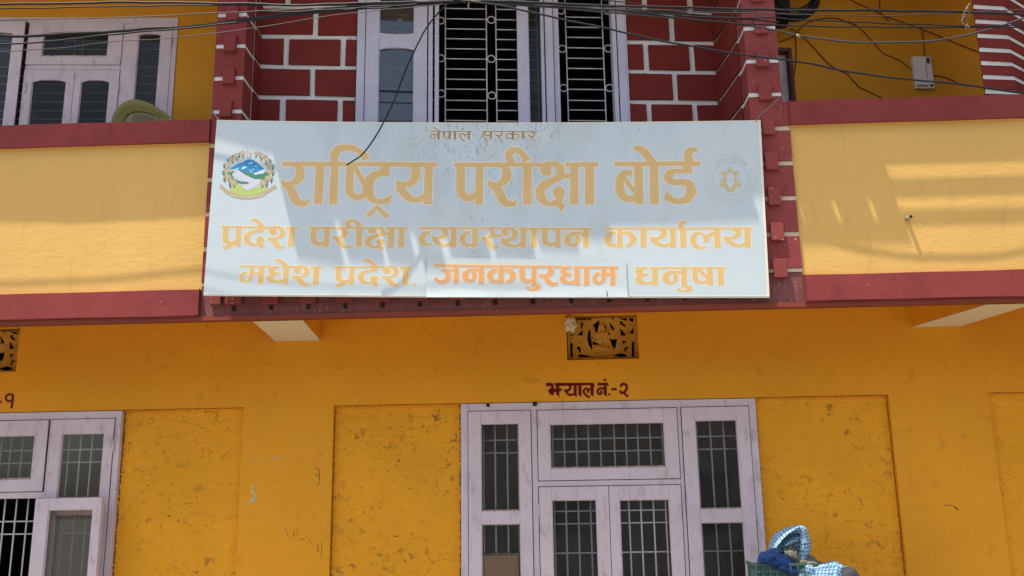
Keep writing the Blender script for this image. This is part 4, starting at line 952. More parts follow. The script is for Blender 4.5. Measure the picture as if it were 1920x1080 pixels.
add(2, Art().strip([(1130, 345), (1080, 335), (1010, 355), (955, 400), (925, 455), (925, 510), (945, 565), (990, 610), (1060, 635), (1170, 628)], [(1150, 385), (1120, 378), (1085, 390), (1055, 420), (1040, 460), (1040, 500), (1055, 545), (1085, 570), (1120, 578), (1170, 565)]).P([(1168, 285), (1275, 285), (1268, 648), (1158, 648)]).tf(C['h']).tf(sgn))
add(2, put('ra', 1336, 1676, 2, 'h')); add(2, Art().P([(1590, 400), (1728, 402), (1728, 446), (1580, 446)]).tf(C['h']).tf(sgn))
add(2, Art().disc(170, 258, 63, 68).P([(195, 327), (250, 305), (215, 282)]).strip([(120, 200), (180, 163), (250, 158), (330, 175), (390, 220), (415, 275), (405, 340), (370, 390), (310, 425), (225, 445)], [(200, 240), (225, 210), (245, 202), (280, 215), (305, 260), (300, 310), (280, 350), (240, 378), (170, 385), (100, 370)]).strip([(100, 370), (92, 450), (130, 490), (200, 530), (280, 548), (360, 548), (470, 525)], [(180, 400), (225, 445), (260, 470), (310, 490), (365, 495), (415, 480), (475, 425)]).P([(465, 195), (575, 195), (570, 552), (462, 552)]).P([(660, 195), (775, 195), (775, 552), (660, 552)]).tf(C['i']).tf(sgn))
add(2, put('pa', 868, 1228, 2, 'i'))
add(2, glyph('na', 'i', 2, Art().strip([(1645, 262), (1560, 250), (1470, 248), (1390, 270), (1325, 310), (1295, 370), (1295, 430), (1320, 480), (1370, 515), (1430, 533), (1500, 525), (1560, 490), (1593, 430), (1595, 370), (1570, 325), (1520, 300)], [(1650, 320), (1600, 312), (1550, 300), (1500, 303), (1455, 322), (1430, 355), (1422, 400), (1430, 440), (1450, 465), (1470, 472), (1490, 468), (1505, 440), (1508, 390), (1503, 350), (1488, 330), (1490, 302)]).P([(1645, 195), (1762, 195), (1760, 552), (1648, 552)])))
cbar(2, 'h', 160, 263, 303, 'h', 1750, 266, 300); cbar(2, 'i', 415, 168, 208, 'i', 1820, 174, 212)
add(2, glyph('ka', 'j', 2, Art().strip([(220, 225), (185, 215), (140, 225), (100, 255), (80, 300), (82, 340), (105, 375), (150, 400), (200, 405), (240, 400)], [(225, 255), (205, 248), (185, 258), (168, 285), (162, 315), (168, 345), (185, 362), (205, 368), (225, 365), (240, 360)]).P([(235, 185), (303, 185), (308, 412), (237, 412)]).strip([(300, 225), (350, 215), (400, 220), (445, 250), (470, 295), (468, 340), (440, 375), (395, 398), (345, 400)], [(300, 257), (330, 248), (360, 260), (382, 290), (388, 320), (385, 345), (372, 362), (355, 372), (335, 375)])))
add(2, Art().P([(515, 185), (595, 185), (590, 412), (517, 412)]).P([(988, 185), (1065, 185), (1073, 412), (997, 412)]).tf(C['j']).tf(sgn)); add(2, put('ya', 630, 945, 2, 'j')); add(2, put('reph', 972, 1084, 2, 'j')); add(2, put('ya', 1520, 1840, 2, 'j'))
add(2, Art().strip([(1275, 245), (1230, 222), (1185, 222), (1140, 245), (1115, 290), (1112, 335), (1130, 380), (1170, 415), (1230, 430), (1302, 425)], [(1275, 285), (1258, 258), (1230, 250), (1205, 262), (1190, 295), (1190, 335), (1200, 370), (1225, 388), (1270, 398), (1312, 392)]).P([(1230, 225), (1275, 238), (1302, 262), (1335, 235), (1400, 222), (1400, 265), (1360, 275), (1342, 300), (1340, 345), (1270, 345), (1268, 290), (1252, 255)]).P([(1397, 185), (1475, 185), (1482, 412), (1402, 412)]).tf(C['j']).tf(sgn))
cbar(2, 'j', 75, 170, 192, 'j', 1868, 168, 192)
# line 3
add(3, glyph('ma', 'k', 3, Art().strip([(235, 345), (195, 325), (150, 335), (105, 375), (75, 430), (80, 480), (115, 515), (170, 527), (230, 522), (290, 495), (330, 440), (345, 380), (352, 245)], [(235, 374), (205, 365), (180, 380), (165, 410), (165, 450), (180, 480), (205, 490), (225, 485), (240, 460), (248, 430), (252, 390), (258, 330), (265, 245)]).P([(340, 335), (435, 335), (430, 375), (338, 375)]).P([(435, 240), (535, 240), (512, 545), (410, 545)])))
add(3, glyph('dha', 'k', 3, Art().strip([(812, 228), (740, 228), (680, 235), (625, 262), (597, 305), (605, 345), (650, 372), (720, 385)], [(808, 264), (770, 266), (740, 277), (720, 297), (725, 320), (745, 340), (770, 347), (806, 345)]).P([(650, 335), (745, 338), (806, 345), (802, 385), (720, 388), (650, 380)]).strip([(680, 368), (610, 390), (580, 425), (578, 470), (610, 510), (670, 530), (750, 535), (870, 525)], [(760, 383), (725, 395), (705, 420), (705, 450), (725, 475), (760, 488), (810, 485), (875, 460)]).P([(880, 240), (980, 240), (965, 550), (860, 550)])))
add(3, put('ehook', 700, 985, 3, 'k')); add(3, put('sha', 1036, 1580, 3, 'k')); cbar(3, 'k', 82, 216, 246, 'k', 650, 220, 248); cbar(3, 'k', 845, 226, 258, 'k', 1100, 228, 260)
add(3, put('pa', 95, 472, 3, 'l')); add(3, put('tail', 105, 340, 3, 'l')); add(3, put('da', 535, 978, 3, 'l')); add(3, put('ehook', 640, 975, 3, 'l')); add(3, put('sha', 1022, 1625, 3, 'l')); add(3, Art().P([(1650, 590), (1710, 600), (1690, 640), (1635, 658), (1660, 620)]).tf(C['l']).tf(sgn)); cbar(3, 'l', 62, 259, 292, 'l', 1080, 262, 295)
um_ = glyph('umat', 'n', 3, Art().P([(158, 495), (246, 495), (250, 530), (150, 548)]).strip([(150, 548), (180, 525), (215, 550), (212, 580), (180, 592), (130, 580), (98, 548)], [(215, 508), (290, 515), (315, 560), (300, 600), (240, 625), (140, 622), (55, 578)]))
add(4, Art().P([(312, 240), (545, 240), (545, 272), (312, 270)]).strip([(340, 262), (375, 290), (385, 330), (383, 380), (360, 425), (315, 440), (260, 425), (222, 372)], [(450, 262), (480, 300), (490, 350), (478, 410), (440, 460), (370, 488), (280, 488), (178, 430)]).P([(545, 185), (630, 185), (622, 487), (530, 487)]).tf(C['m']).tf(sgn))
add(4, put('na', 688, 1085, 3, 'm')); add(4, put('ka', 1133, 1655, 3, 'm')); add(4, put('pa', 1715, 2026, 3, 'm')); add(4, um_); add(4, put('ra', 300, 632, 3, 'n')); add(4, put('dha', 664, 1027, 3, 'n'))
add(4, Art().P([(1105, 200), (1198, 200), (1196, 522), (1103, 522)]).tf(C['n']).tf(sgn)); add(4, put('ma', 1252, 1668, 3, 'n'))
cbar(4, 'm', 175, 156, 190, 'n', 720, 182, 212); cbar(4, 'n', 898, 190, 220, 'n', 1718, 194, 228)
add(3, put('dha', 186, 587, 3, 'o')); add(3, Art().P([(182, 190), (260, 190), (250, 220), (190, 215)]).tf(C['o']).tf(sgn)); add(3, put('na', 648, 1085, 3, 'o')); add(3, put('umat', 885, 1168, 3, 'o'))
add(3, Art().P([(1165, 200), (1270, 200), (1270, 370), (1170, 370)]).strip([(1170, 370), (1185, 420), (1230, 460), (1300, 475), (1360, 470), (1430, 465)], [(1270, 370), (1285, 405), (1320, 425), (1355, 430), (1390, 420), (1430, 395)]).P([(1265, 205), (1315, 205), (1425, 335), (1425, 400), (1270, 262)]).P([(1415, 200), (1515, 200), (1530, 500), (1425, 500)]).P([(1600, 200), (1705, 200), (1718, 500), (1612, 500)]).tf(C['o']).tf(sgn))
cbar(3, 'o', 432, 188, 218, 'o', 1765, 190, 218)
# line 0
s0 = Art()
s0.P([(195, 165), (1455, 175), (1455, 203), (195, 195)]).P([(400, 190), (480, 190), (468, 455), (400, 420)]).stroke([(400, 285), (330, 265), (250, 275), (212, 320), (235, 380), (290, 397), (335, 370), (330, 315), (290, 290)], 30).stroke([(275, 70), (350, 90), (420, 140), (455, 185)], 32)
s0.P([(560, 190), (632, 190), (636, 350), (580, 345)]).stroke([(595, 330), (630, 380), (680, 382), (740, 350)], 30).P([(735, 190), (805, 190), (800, 435), (730, 410)]).P([(895, 190), (970, 190), (960, 452), (895, 415)]).stroke([(1205, 350), (1215, 290), (1160, 262), (1090, 265), (1065, 310), (1095, 370), (1160, 440), (1230, 488)], 38).stroke([(1215, 300), (1260, 270), (1315, 265)], 30).P([(1310, 190), (1385, 190), (1370, 442), (1310, 415)])
s0 = s0.tf(C['p'])
t0 = Art().P([(110, 170), (1830, 170), (1830, 200), (110, 200)]).stroke([(200, 200), (200, 260), (150, 290), (160, 330), (240, 400), (322, 478)], 34).stroke([(250, 205), (225, 300), (300, 302), (400, 290)], 34).P([(375, 190), (440, 190), (430, 442), (370, 410)])
t0.stroke([(700, 200), (740, 260), (700, 320), (600, 310), (550, 280)], 42).stroke([(620, 340), (690, 420), (758, 498)], 34).stroke([(1050, 290), (980, 250), (910, 262), (875, 320), (910, 385), (990, 402), (1060, 370)], 34).P([(1030, 190), (1110, 190), (1100, 460), (1035, 410)]).stroke([(1110, 290), (1170, 260), (1235, 290), (1240, 360), (1180, 388)], 34).P([(1320, 190), (1410, 190), (1400, 432), (1335, 400)])
t0.stroke([(1650, 200), (1730, 250), (1700, 310), (1620, 350), (1520, 290)], 42).stroke([(1610, 350), (1680, 430), (1748, 502)], 32)
s0.polys += t0.tf(C['q']).polys; s0 = s0.tf(sgn)
def lettering(uv, mat, emat, e, base, label):
    if emat:
        art_obj('lettering_edge', uv.grow(e), emat, splace, SGN, None, base)
    art_obj('lettering', uv, mat, splace, SGN, label, base+.0004)
lettering(s0, TAN0, GOLDE, .004, .0004, 'small brown first line of lettering')
lettering(W_[1], GOLD, GOLDE, .0055, .0004, 'large gold main line of lettering')
lettering(W_[2], GOLD, GOLDE, .0045, .0004, 'gold second line of lettering')
lettering(W_[3], GOLD, GOLDE, .0045, .0004, 'gold bottom line of lettering')
# patch
b = MB(); pc = [sgn(802, 482), sgn(1174, 489), sgn(1177, 557.5), sgn(799, 557.5)]
N1, N2 = 36, 8
for j in range(N2+1):
    for i in range(N1+1):
        s_, t_ = i/N1, j/N2
        u = (pc[0][0]*(1-s_)+pc[1][0]*s_)*(1-t_)+(pc[3][0]*(1-s_)+pc[2][0]*s_)*t_; v = (pc[0][1]*(1-s_)+pc[1][1]*s_)*(1-t_)+(pc[3][1]*(1-s_)+pc[2][1]*s_)*t_
        wr = .0034*noise.noise(Vector((u*3, v*26+u*2.4, 0)))*(1.5 if t_ > .8 else .12)+(.0022*abs(noise.noise(Vector((u*9, 3, 0)))) if t_ == 0 else 0)
        b.v.append(splace(u, v, .0062+wr*1.15+(.006 if t_ > .9 else 0)))
for j in range(N2):
    for i in range(N1): a_ = j*(N1+1)+i; b.f.append((a_, a_+1, a_+N1+2, a_+N1+1))
po = b.obj('vinyl_patch', PATCH, smooth=True); po.parent = SGN; po['label'] = 'wrinkled white patch stuck over the bottom line'
for (nm, art_, mt, of) in (('lettering_edge', W_[4].grow(.0045), ORGE, .0074), ('lettering', W_[4], ORG, .0078)):
    o = art_obj(nm, art_, mt, splace, None, None if 'edge' in nm else 'orange word printed on the patch', of); o.matrix_world = SGN.matrix_world.copy(); attach(o, po)
po_t = Art().stroke([(1512, 640), (1515, 680), (1525, 735)], 14).tf(C['n']); A_('torn_tag', po_t, DARKW, .0125)
# ---- left emblem
E = crop(400, 270, 9.393)
def em(name, art_, mat, off): return A_(name, art_.tf(E), mat, off)
LX = .0004
em('emblem_field', Art().P([(290, 760), (340, 740), (430, 700), (520, 740), (600, 820), (720, 780), (830, 740), (900, 740), (935, 800), (880, 860), (760, 900), (600, 915), (430, 890), (300, 840)]), ELG, LX)
em('emblem_hills', Art().P([(250, 500), (350, 480), (480, 460), (600, 500), (700, 520), (800, 520), (950, 490), (970, 550), (900, 640), (830, 640), (700, 612), (600, 560), (500, 520), (420, 510), (350, 560), (350, 610), (480, 660), (620, 675), (620, 700), (500, 705), (400, 680), (320, 610)]), EGR2, LX+.0002)
em('emblem_mountain', Art().P([(295, 420), (400, 360), (520, 320), (580, 280), (640, 265), (710, 285), (760, 320), (900, 438), (820, 470), (760, 500), (690, 520), (600, 490), (500, 470), (420, 450), (330, 460)]), EBLUE, LX+.0004)
sn = Art()
for q in ([(610, 345), (650, 335), (680, 315), (700, 325), (670, 345), (620, 355)], [(490, 460), (510, 410), (560, 395), (600, 405), (560, 430), (520, 440)], [(730, 390), (775, 380), (750, 405)], [(625, 440), (650, 455), (690, 505), (670, 500)], [(690, 440), (720, 440), (705, 470)], [(330, 455), (400, 440), (455, 415), (430, 450), (360, 470)], [(700, 525), (760, 500), (830, 475), (910, 440), (880, 520), (800, 530), (740, 545)]): sn.P(q)
em('emblem_snow', sn, SNOW, LX+.0006)
em('emblem_map', Art().P([(335, 560), (340, 520), (400, 470), (450, 465), (540, 530), (640, 580), (720, 620), (850, 625), (860, 660), (820, 700), (700, 780), (620, 815), (540, 790), (510, 740), (630, 705), (625, 670), (560, 660), (480, 640), (400, 600)]), EWH, LX+.0006)
fl = Art(); lf = Art(); fc = Art()
for x, y in ((515, 160), (405, 200), (325, 265), (260, 355), (245, 470), (260, 585), (355, 680), (765, 165), (865, 210), (940, 275), (985, 370), (990, 480), (965, 600), (880, 680)):
    r_ = 46+(y-150)*.035
    fl.P([(x+r_*(1+.13*(-1)**k)*math.cos(k*math.pi/8), y+r_*.82*(1+.13*(-1)**k)*math.sin(k*math.pi/8)) for k in range(16)])
    fc.disc(x, y, 14, 11, 8)
    s_ = 1 if x > 640 else -1
    for a_ in (-.2, .6, 1.5):
        cx_, cy_2 = x+s_*(52+18*math.cos(a_)), y+50*math.sin(a_)+22; an = .9+a_*.3; L = 34
        lf.P([(cx_-L*math.cos(an)*s_, cy_2-L*math.sin(an)), (cx_+12*math.sin(an)*s_, cy_2-12*math.cos(an)), (cx_+L*math.cos(an)*s_, cy_2+L*math.sin(an)), (cx_-12*math.sin(an)*s_, cy_2+12*math.cos(an))])
    lf.P([(x-8, y+30), (x+8, y+30), (x+10-s_*20, y+88), (x-14-s_*20, y+88)])
em('emblem_leaves', lf, EGR, LX+.0008); em('emblem_flowers', fl, ETAN, LX+.0010); em('emblem_flower_hearts', fc, ECRM, LX+.0012)
em('emblem_flag', Art().P([(590, 112), (690, 170), (640, 180), (690, 235), (582, 235)]), EGREY, LX+.0010)
em('emblem_flag_field', Art().P([(604, 140), (655, 168), (604, 172)]).P([(602, 190), (625, 186), (658, 224), (600, 224)]), EWH, LX+.0012)
rb = Art().strip([(135, 700), (185, 755), (260, 815), (400, 880), (600, 905), (800, 880), (950, 800), (1040, 745), (1085, 718)], [(110, 760), (170, 810), (230, 870), (380, 940), (600, 970), (820, 935), (960, 860), (1060, 795), (1120, 770)])
em('emblem_ribbon', rb, ETAN, LX+.0010)
tx = Art()
for k in range(34):
    t_ = (k+.5)/34; x = 280+t_*660; y = 885+50*(1-((t_-.5)*2)**2)-8; 
    if k % 9 == 7: continue
    tx.P([(x-6, y), (x+6, y+1), (x+6, y+24), (x-6+(k % 3)*3, y+22)])
em('emblem_motto', tx, ECRM, LX+.0012)
# ---- right emblem
E2 = crop(1310, 270, 8.308)
def em2(name, art_, mat, off): return A_(name, art_.tf(E2), mat, off)
def arcpts(cx_, cy_2, rx, ry, a0, a1, n=40): return [(cx_+rx*math.cos(a0+(a1-a0)*i/n), cy_2+ry*math.sin(a0+(a1-a0)*i/n)) for i in range(n+1)]
em2('emblem_ring', Art().stroke(arcpts(497, 543, 277, 260, 0, 2*math.pi), 7, 1).stroke(arcpts(500, 590, 398, 350, .02, math.pi-.02), 6, 1).stroke(arcpts(500, 590, 315, 270, .02, math.pi-.02), 5, 1)
    .stroke([(103, 590), (105, 465), (150, 525), (168, 465), (188, 590)], 5, 1).stroke([(805, 590), (812, 520), (830, 460), (840, 515), (875, 455), (895, 590)], 5, 1), EGREY, LX)
st = Art().P([(483, 345), (640, 600), (335, 600)]).P([(328, 425), (645, 425), (490, 690)]).P([(325, 615), (665, 615), (662, 668), (590, 672), (555, 745), (440, 745), (400, 672), (325, 668)])
em2('emblem_star', st, EGOLD, LX)
em2('emblem_star_lines', Art().stroke([(483, 365), (618, 590), (355, 590), (483, 365)], 7, 1).stroke([(348, 437), (625, 437), (490, 672), (348, 437)], 7, 1).stroke([(330, 612), (425, 612), (490, 700), (555, 612), (660, 612)], 7, 1), ECRM, LX+.0002)
em2('emblem_figure', Art().disc(490, 510, 58, 58).P([(440, 545), (545, 545), (540, 620), (500, 680), (485, 680), (445, 620)]), EWH, LX+.0004)
em2('emblem_figure_marks', Art().stroke([(450, 535), (470, 528), (510, 528), (530, 535)], 7, 1).stroke([(493, 560), (493, 605)], 7, 1).stroke([(470, 565), (516, 565)], 5, 1), EGREY, LX+.0006)
def fontart(ch):
    cu = bpy.data.curves.new('t', 'FONT'); cu.body = ch; cu.size = 1; cu.resolution_u = 2; cu.align_x = 'CENTER'
    o = bpy.data.objects.new('t', cu); COL.objects.link(o); bpy.context.view_layer.update()
    me = o.evaluated_get(bpy.context.evaluated_depsgraph_get()).to_mesh()
    r = [[(me.vertices[i].co.x, me.vertices[i].co.y) for i in p.vertices] for p in me.polygons]
    bpy.data.objects.remove(o); bpy.data.curves.remove(cu); return r
tx = Art(); word = 'NATIONAL EXAMINATION BOARD'
for k, ch in enumerate(word):
    if ch == ' ': continue
    an = math.pi-.08-(k+.5)/len(word)*(math.pi-.16); rx, ry = 356, 309
    px_, py_ = 500+rx*math.cos(an), 590+ry*math.sin(an)
    tx_, ty_ = -math.sin(an)*rx, math.cos(an)*ry; L = math.hypot(tx_, ty_); tx_, ty_ = -tx_/L, -ty_/L   # reading direction
    for q in fontart(ch): tx.P([(px_+(x*tx_*44+(y-.35)*ty_*44), py_+(x*ty_*44-(y-.35)*tx_*44)) for x, y in q])
em2('emblem_english_lettering', tx, EGREYL, LX)
# Devanagari arcs over the ring, re-using the headline of the board
def arc_text(uv, u0, u1, v0, v1, cxy, r, h, a0, a1):
    def f(u, v):
        an = a0+(a1-a0)*(u-u0)/(u1-u0); rr = r+(v-v0)/(v1-v0)*h
        return (cxy[0]+rr*math.cos(an), cxy[1]-rr*.94*math.sin(an))
    return uv.tf(f)
us = [p[0] for q in W_[1].polys for p in q]; vv_ = [p[1] for q in W_[1].polys for p in q]
em2('emblem_nepali_lettering', arc_text(W_[1], min(us), max(us), min(vv_), max(vv_), (497, 543), 292, 75, 2.42, .72), EGREYL, LX)
us = [p[0] for q in s0.polys for p in q]; vv_ = [p[1] for q in s0.polys for p in q]
em2('emblem_nepali_lettering', arc_text(s0, min(us), max(us), min(vv_), max(vv_), (497, 543), 380, 42, 2.0, 1.08), EGREYL, LX)
# tie wires at the top corners and fixing at the left bottom
def tie(pts, r, label):
    b = MB().tube(smoothpts(pts, 5), r, 6); o = b.obj('tie_wire', WIRE, smooth=True); attach(o, SGN); o['label'] = label
p0 = at(412, 229, 6.02); tie([at(416, 233, 6.015), p0, at(407, 222, 6.03), at(402, 213, 6.12), at(392, 209, 6.14)], .004, 'rusty wire at the top left corner')
tie([at(399, 205, 6.13), at(401, 214, 6.13), at(409, 222, 6.06), at(414, 231, 6.02)], .004, 'second wire at the top left corner')
tie([at(1418, 229, 6.02), at(1421, 221, 6.03), at(1432, 210, 6.08), at(1448, 196, 6.12), at(1462, 184, 6.13)], .0032, 'thin wire from the top right corner up to the pier')
# ------------------------------------------------------------------ overhead cables
def cable(pts, Y, r, mat, label, group='overhead cables', name='overhead_cable', sag=None):
    P = [at(x, y, Y if not callable(Y) else Y(x)) for x, y in pts]
    if pts[0][0] <= 5: P = [P[0]+(P[0]-P[1])*3]+P
    if pts[-1][0] >= 1915: P = P+[P[-1]+(P[-1]-P[-2])*3]
    S_ = [q+Vector((0, 0, .0045*noise.noise(q*5.5+Vector((0, 0, r*900)))+.002*noise.noise(q*17))) for q in smoothpts(P, 10)]
    b = MB().tube(S_, r, 8); o = b.obj(name, mat, smooth=True)
    tag(o, label, 'cable', group); return o
XE = 5.75
cable([(0, 8), (150, 6), (250, 4), (400, 6), (480, 7), (548, 10), (670, 6), (780, 3), (870, -3), (1000, -2)], 5.52, .0075, CABLE, 'thick black cable highest over the left balcony window')
cable([(0, 16), (150, 13.5), (250, 11), (480, 9), (620, 9), (800, 5), (1000, 1)], 5.56, .0045, CABLE, 'thin black cable just under the highest one at left')
cable([(0, 37.5), (250, 32), (400, 24), (480, 21), (610, 14), (740, 5), (900, 1)], 5.60, .0035, CABLEG, 'thin wire across the head of the upper left window')
cable([(0, 67), (40, 68), (100, 65), (200, 60), (275, 55), (350, 51), (480, 34), (560, 24), (640, 15), (760, 8), (880, 2), (980, -3)], 5.882, .0105, CABLE, 'thick black cable sagging across the upper left window glass')
cable([(0, 83), (75, 79), (175, 69), (275, 58.5), (350, 53), (480, 37), (560, 28), (640, 20), (740, 13), (860, 5)], 5.80, .006, CABLE, 'black cable joining the thick one from below at left')
cable([(0, 97), (112, 90), (225, 77), (325, 71), (475, 53), (600, 32), (700, 20), (790, 12), (870, 3)], 5.66, .0028, CABLEG, 'pale thin wire lowest over the upper left window')
cable([(480, 22), (560, 22), (640, 17), (720, 14), (800, 7), (900, 4), (1000, 4)], 5.62, .0055, CABLE, 'short twisted cable over the left bricks of the bay')
cable([(640, 19), (700, 12), (760, 10), (830, 3), (900, 2), (1000, 8), (1100, 14), (1202, 25), (1348, 42), (1440, 47), (1523, 49), (1640, 51), (1714, 51.5), (1803, 51), (1920, 51)], 5.60, .0048, CABLE, 'black cable running level above the white box on the right')
cable([(780, 4), (870, 2), (960, 3), (1085, 9), (1230, 13), (1500, 19), (1640, 19.5), (1780, 22), (1920, 27)], 5.50, .0075, CABLE, 'thick black cable highest over the right balcony')
cable([(880, 1), (1000, 7), (1200, 17), (1350, 24), (1456, 25.5), (1523, 27.6), (1638, 30.5), (1714, 28.5), (1780, 25), (1920, 18)], 5.55, .0035, CABLEG, 'pale thin wire second from top on the right')
cable([(900, 3), (1000, 9), (1100, 16), (1250, 27), (1348, 33), (1455, 34), (1505, 37), (1640, 43.5), (1733, 46.5), (1803, 49.5), (1920, 47)], 5.53, .0045, CABLE, 'dark cable third from top on the right')
cable([(860, 1), (960, 9), (1060, 16), (1150, 24), (1319, 38), (1406, 48), (1453, 57), (1494, 66), (1544, 73), (1596, 78.6), (1640, 80), (1714, 78.7), (1773, 73), (1825, 62), (1871, 50), (1920, 34)], 5.845, .0068, CABLEG, 'brown grey cable with the deep sag over the right balcony')
cable([(850, 0), (880, 3), (940, 11), (998, 23), (1062, 38), (1144, 55), (1231, 75), (1301, 87), (1371, 99), (1453, 110), (1522, 120), (1577, 132), (1640, 142), (1715, 150), (1790, 157), (1852, 165), (1920, 175)], 5.45, .0062, CABLE, 'black cable slanting down to the right past the brick pier')
cable([(700, 8), (780, 3), (860, 0), (960, 4), (1040, 12), (1120, 17), (1260, 24), (1400, 36), (1460, 42)], 5.58, .0065, CABLE, 'thick cable in the bundle over the bay window')
cable([(1130, 0), (1180, 6), (1240, 14), (1330, 20), (1420, 22)], 5.57, .0035, CABLE, 'short thin wire entering at the top right of the bay window')
cable([(880, -12), (868, 0), (840, 8), (815, 32), (795, 60), (775, 100), (760, 132), (742, 180), (720, 228), (704, 256), (678, 290), (650, 310)], 5.87, .0055, CABLE, 'loose black cable end hanging down over the sign', None, 'hanging_cable')
b = MB()
for k in range(5):
    c = at(862+k*9, 1+(k % 2)*2, 5.5); b.tube([c+Vector((-.02, -.012, .01)), c+Vector((.0, -.016, -.004)), c+Vector((.02, -.01, .006))], .010, 7)
c = at(878, 10, 5.5); b.tube([at(880, 3, 5.49), c, at(879, 16, 5.5)], .004, 5)
tag(b.obj('cable_joint', TAPE, smooth=True), 'pale taped joint where the overhead cables meet above the bay window', 'cable joint')
b = MB()
for pts in ([(1818, 6), (1811, 18), (1805, 32), (1806, 45), (1815, 55)], [(1812, 14), (1808, 30), (1803, 40), (1812, 52)], [(1811, 20), (1818, 24), (1816, 33)], [(1810, 18), (1817, 14)], [(1806, 44), (1814, 48), (1818, 52)], [(1809, 26), (1815, 40), (1810, 56)]):
    b.tube(smoothpts([at(x, y, 5.49+random.uniform(-.02, .02)) for x, y in pts], 4), .0028, 5)
tag(b.obj('tangled_wire', WIRE, smooth=True), 'tangle of thin rusty wire caught on the cables at upper right', 'wire')
b = MB(); c0 = at(1493, 65.6, 5.845); c1 = at(1500, 67.3, 5.845); tag(b.tube([c0, c1], .0085, 8).obj('cable_tape', TAPE, smooth=True), 'small white tape wrap on the sagging right cable', 'tape')
# wires pinned on the right balcony wall
def wwire(pts, label, r=.0036):
    P = []
    for x, y in pts:
        lx_, z_ = RIGHTW.loc(x, y, -.008); p = RIGHTW.o+RIGHTW.t*lx_-RIGHTW.n*.008; P.append((p.x, p.y, z_))
    o = MB().tube(smoothpts(P, 5), r, 6).obj('wall_wire', CABLEB, smooth=True); tag(o, label, 'wire', 'wires pinned on the right balcony wall')
wwire([(1480, 54), (1495, 60), (1522, 85), (1540, 105), (1557, 122), (1577, 133), (1590, 140), (1610, 162), (1630, 172), (1655, 184)], 'brown wire winding from the coil down to the coping')
wwire([(1560, -20), (1595, 0), (1630, 16), (1665, 32), (1727, 54), (1790, 80), (1850, 103)], 'brown wire sloping down to the right edge of the balcony wall')
wwire([(1600, 44), (1615, 55), (1640, 82), (1657, 100), (1685, 112), (1710, 131), (1727, 140), (1752, 142), (1772, 145), (1797, 156)], 'brown wire snaking down across the white box')
wwire([(1728, 52), (1731, 66), (1732, 84), (1734, 104)], 'short brown wire dropping into the top of the white box', .004)
wwire([(1491, 62), (1493, 90), (1492, 120), (1488, 150), (1488, 190)], 'brown wire straight down beside the balcony door', .004)
wwire([(1497, 57), (1512, 44), (1535, 36), (1565, 34), (1582, 39), (1606, 48)], 'brown wire arching under the coil', .004)
wwire([(1460, 79), (1478, 73), (1492, 66)], 'short brown wire from pier to door corner', .004)
wwire([(1650, -8), (1650, 20), (1658, 32), (1668, 39)], 'short brown wire hanging in the middle of the balcony wall', .004)
# white meter box
mbx = empty('meter_box'); q0 = RIGHTW.loc(1710, 106, -.03); q1 = RIGHTW.loc(1755, 166, -.03)
p = RIGHTW.o+RIGHTW.t*q0[0]; mbx.location = (p.x, p.y, q1[1]); mbx.rotation_euler = (0, 0, RIGHTW.a)
tag(mbx, 'small grey white electric box on the shaded right balcony wall', 'meter box')
wv = (q1[0]-q0[0])*.93; hv = q0[1]-q1[1]
def mk(name, bx_, mat): o = MB().box(*bx_).obj(name, mat, bevel=.002); o.parent = mbx; return o
mk('box_body', (0, wv, -.034, -.001, 0, hv), BOXW); mk('seal_plate', (wv*.72, wv*.92, -.038, -.0352, hv*.78, hv*.96), ROOM); mk('seal_plate', (.006, wv*.12, -.038, -.0352, hv*.74, hv*.93), BAR)
for k in range(4): mk('terminal', (wv*(.08+.15*k), wv*(.17+.15*k), -.039, -.0352, hv*.04, hv*.10), ROOM)
mk('terminal_cover', (wv*.03, wv*.97, -.0375, -.0352, hv*.13, hv*.24), BAR); mk('terminal', (wv*.76, wv*.92, -.0395, -.0352, hv*.05, hv*.12), DARKW); mk('seal_plate', (.006, wv*.11, -.038, -.0352, hv*.32, hv*.45), BAR)
mk('hinge_line', (wv*.66, wv*.675, -.0365, -.0352, hv*.3, hv*.75), ROOM)
# coil of black cable hung beside the pier
b = MB(); cc = at(1487, -14, 6.78)
for k in range(9):
    r = .155+.008*k+random.uniform(-.006, .006); o_ = Vector((random.uniform(-.008, .008), (k % 3)*.02, random.uniform(-.008, .008)))
    b.tube([cc+o_+Vector((r*math.cos(t*math.pi/16), 0, r*math.sin(t*math.pi/16))) for t in range(32)], .010, 6, True)
tag(b.obj('cable_coil', CABLE, smooth=True), 'coil of black cable hanging in the dark corner of the right balcony', 'cable coil')
hk = MB(); hk.tube([cc+Vector((0, .03, .16)), cc+Vector((0, .05, .3)), Vector((cc.x, cc.y+.05, TOPC))], .004, 6)
tag(hk.obj('hook', WIRE), 'wire hook carrying the black cable coil', 'hook')
b = MB().box(at(1452, 20, 6.8).x, at(1484, 20, 6.8).x, 6.82, 6.99, 5.3, TOPC-.002)
tag(b.obj('switch_box', DARKW, bevel=.01), 'dark box behind the cable coil in the balcony corner', 'box')
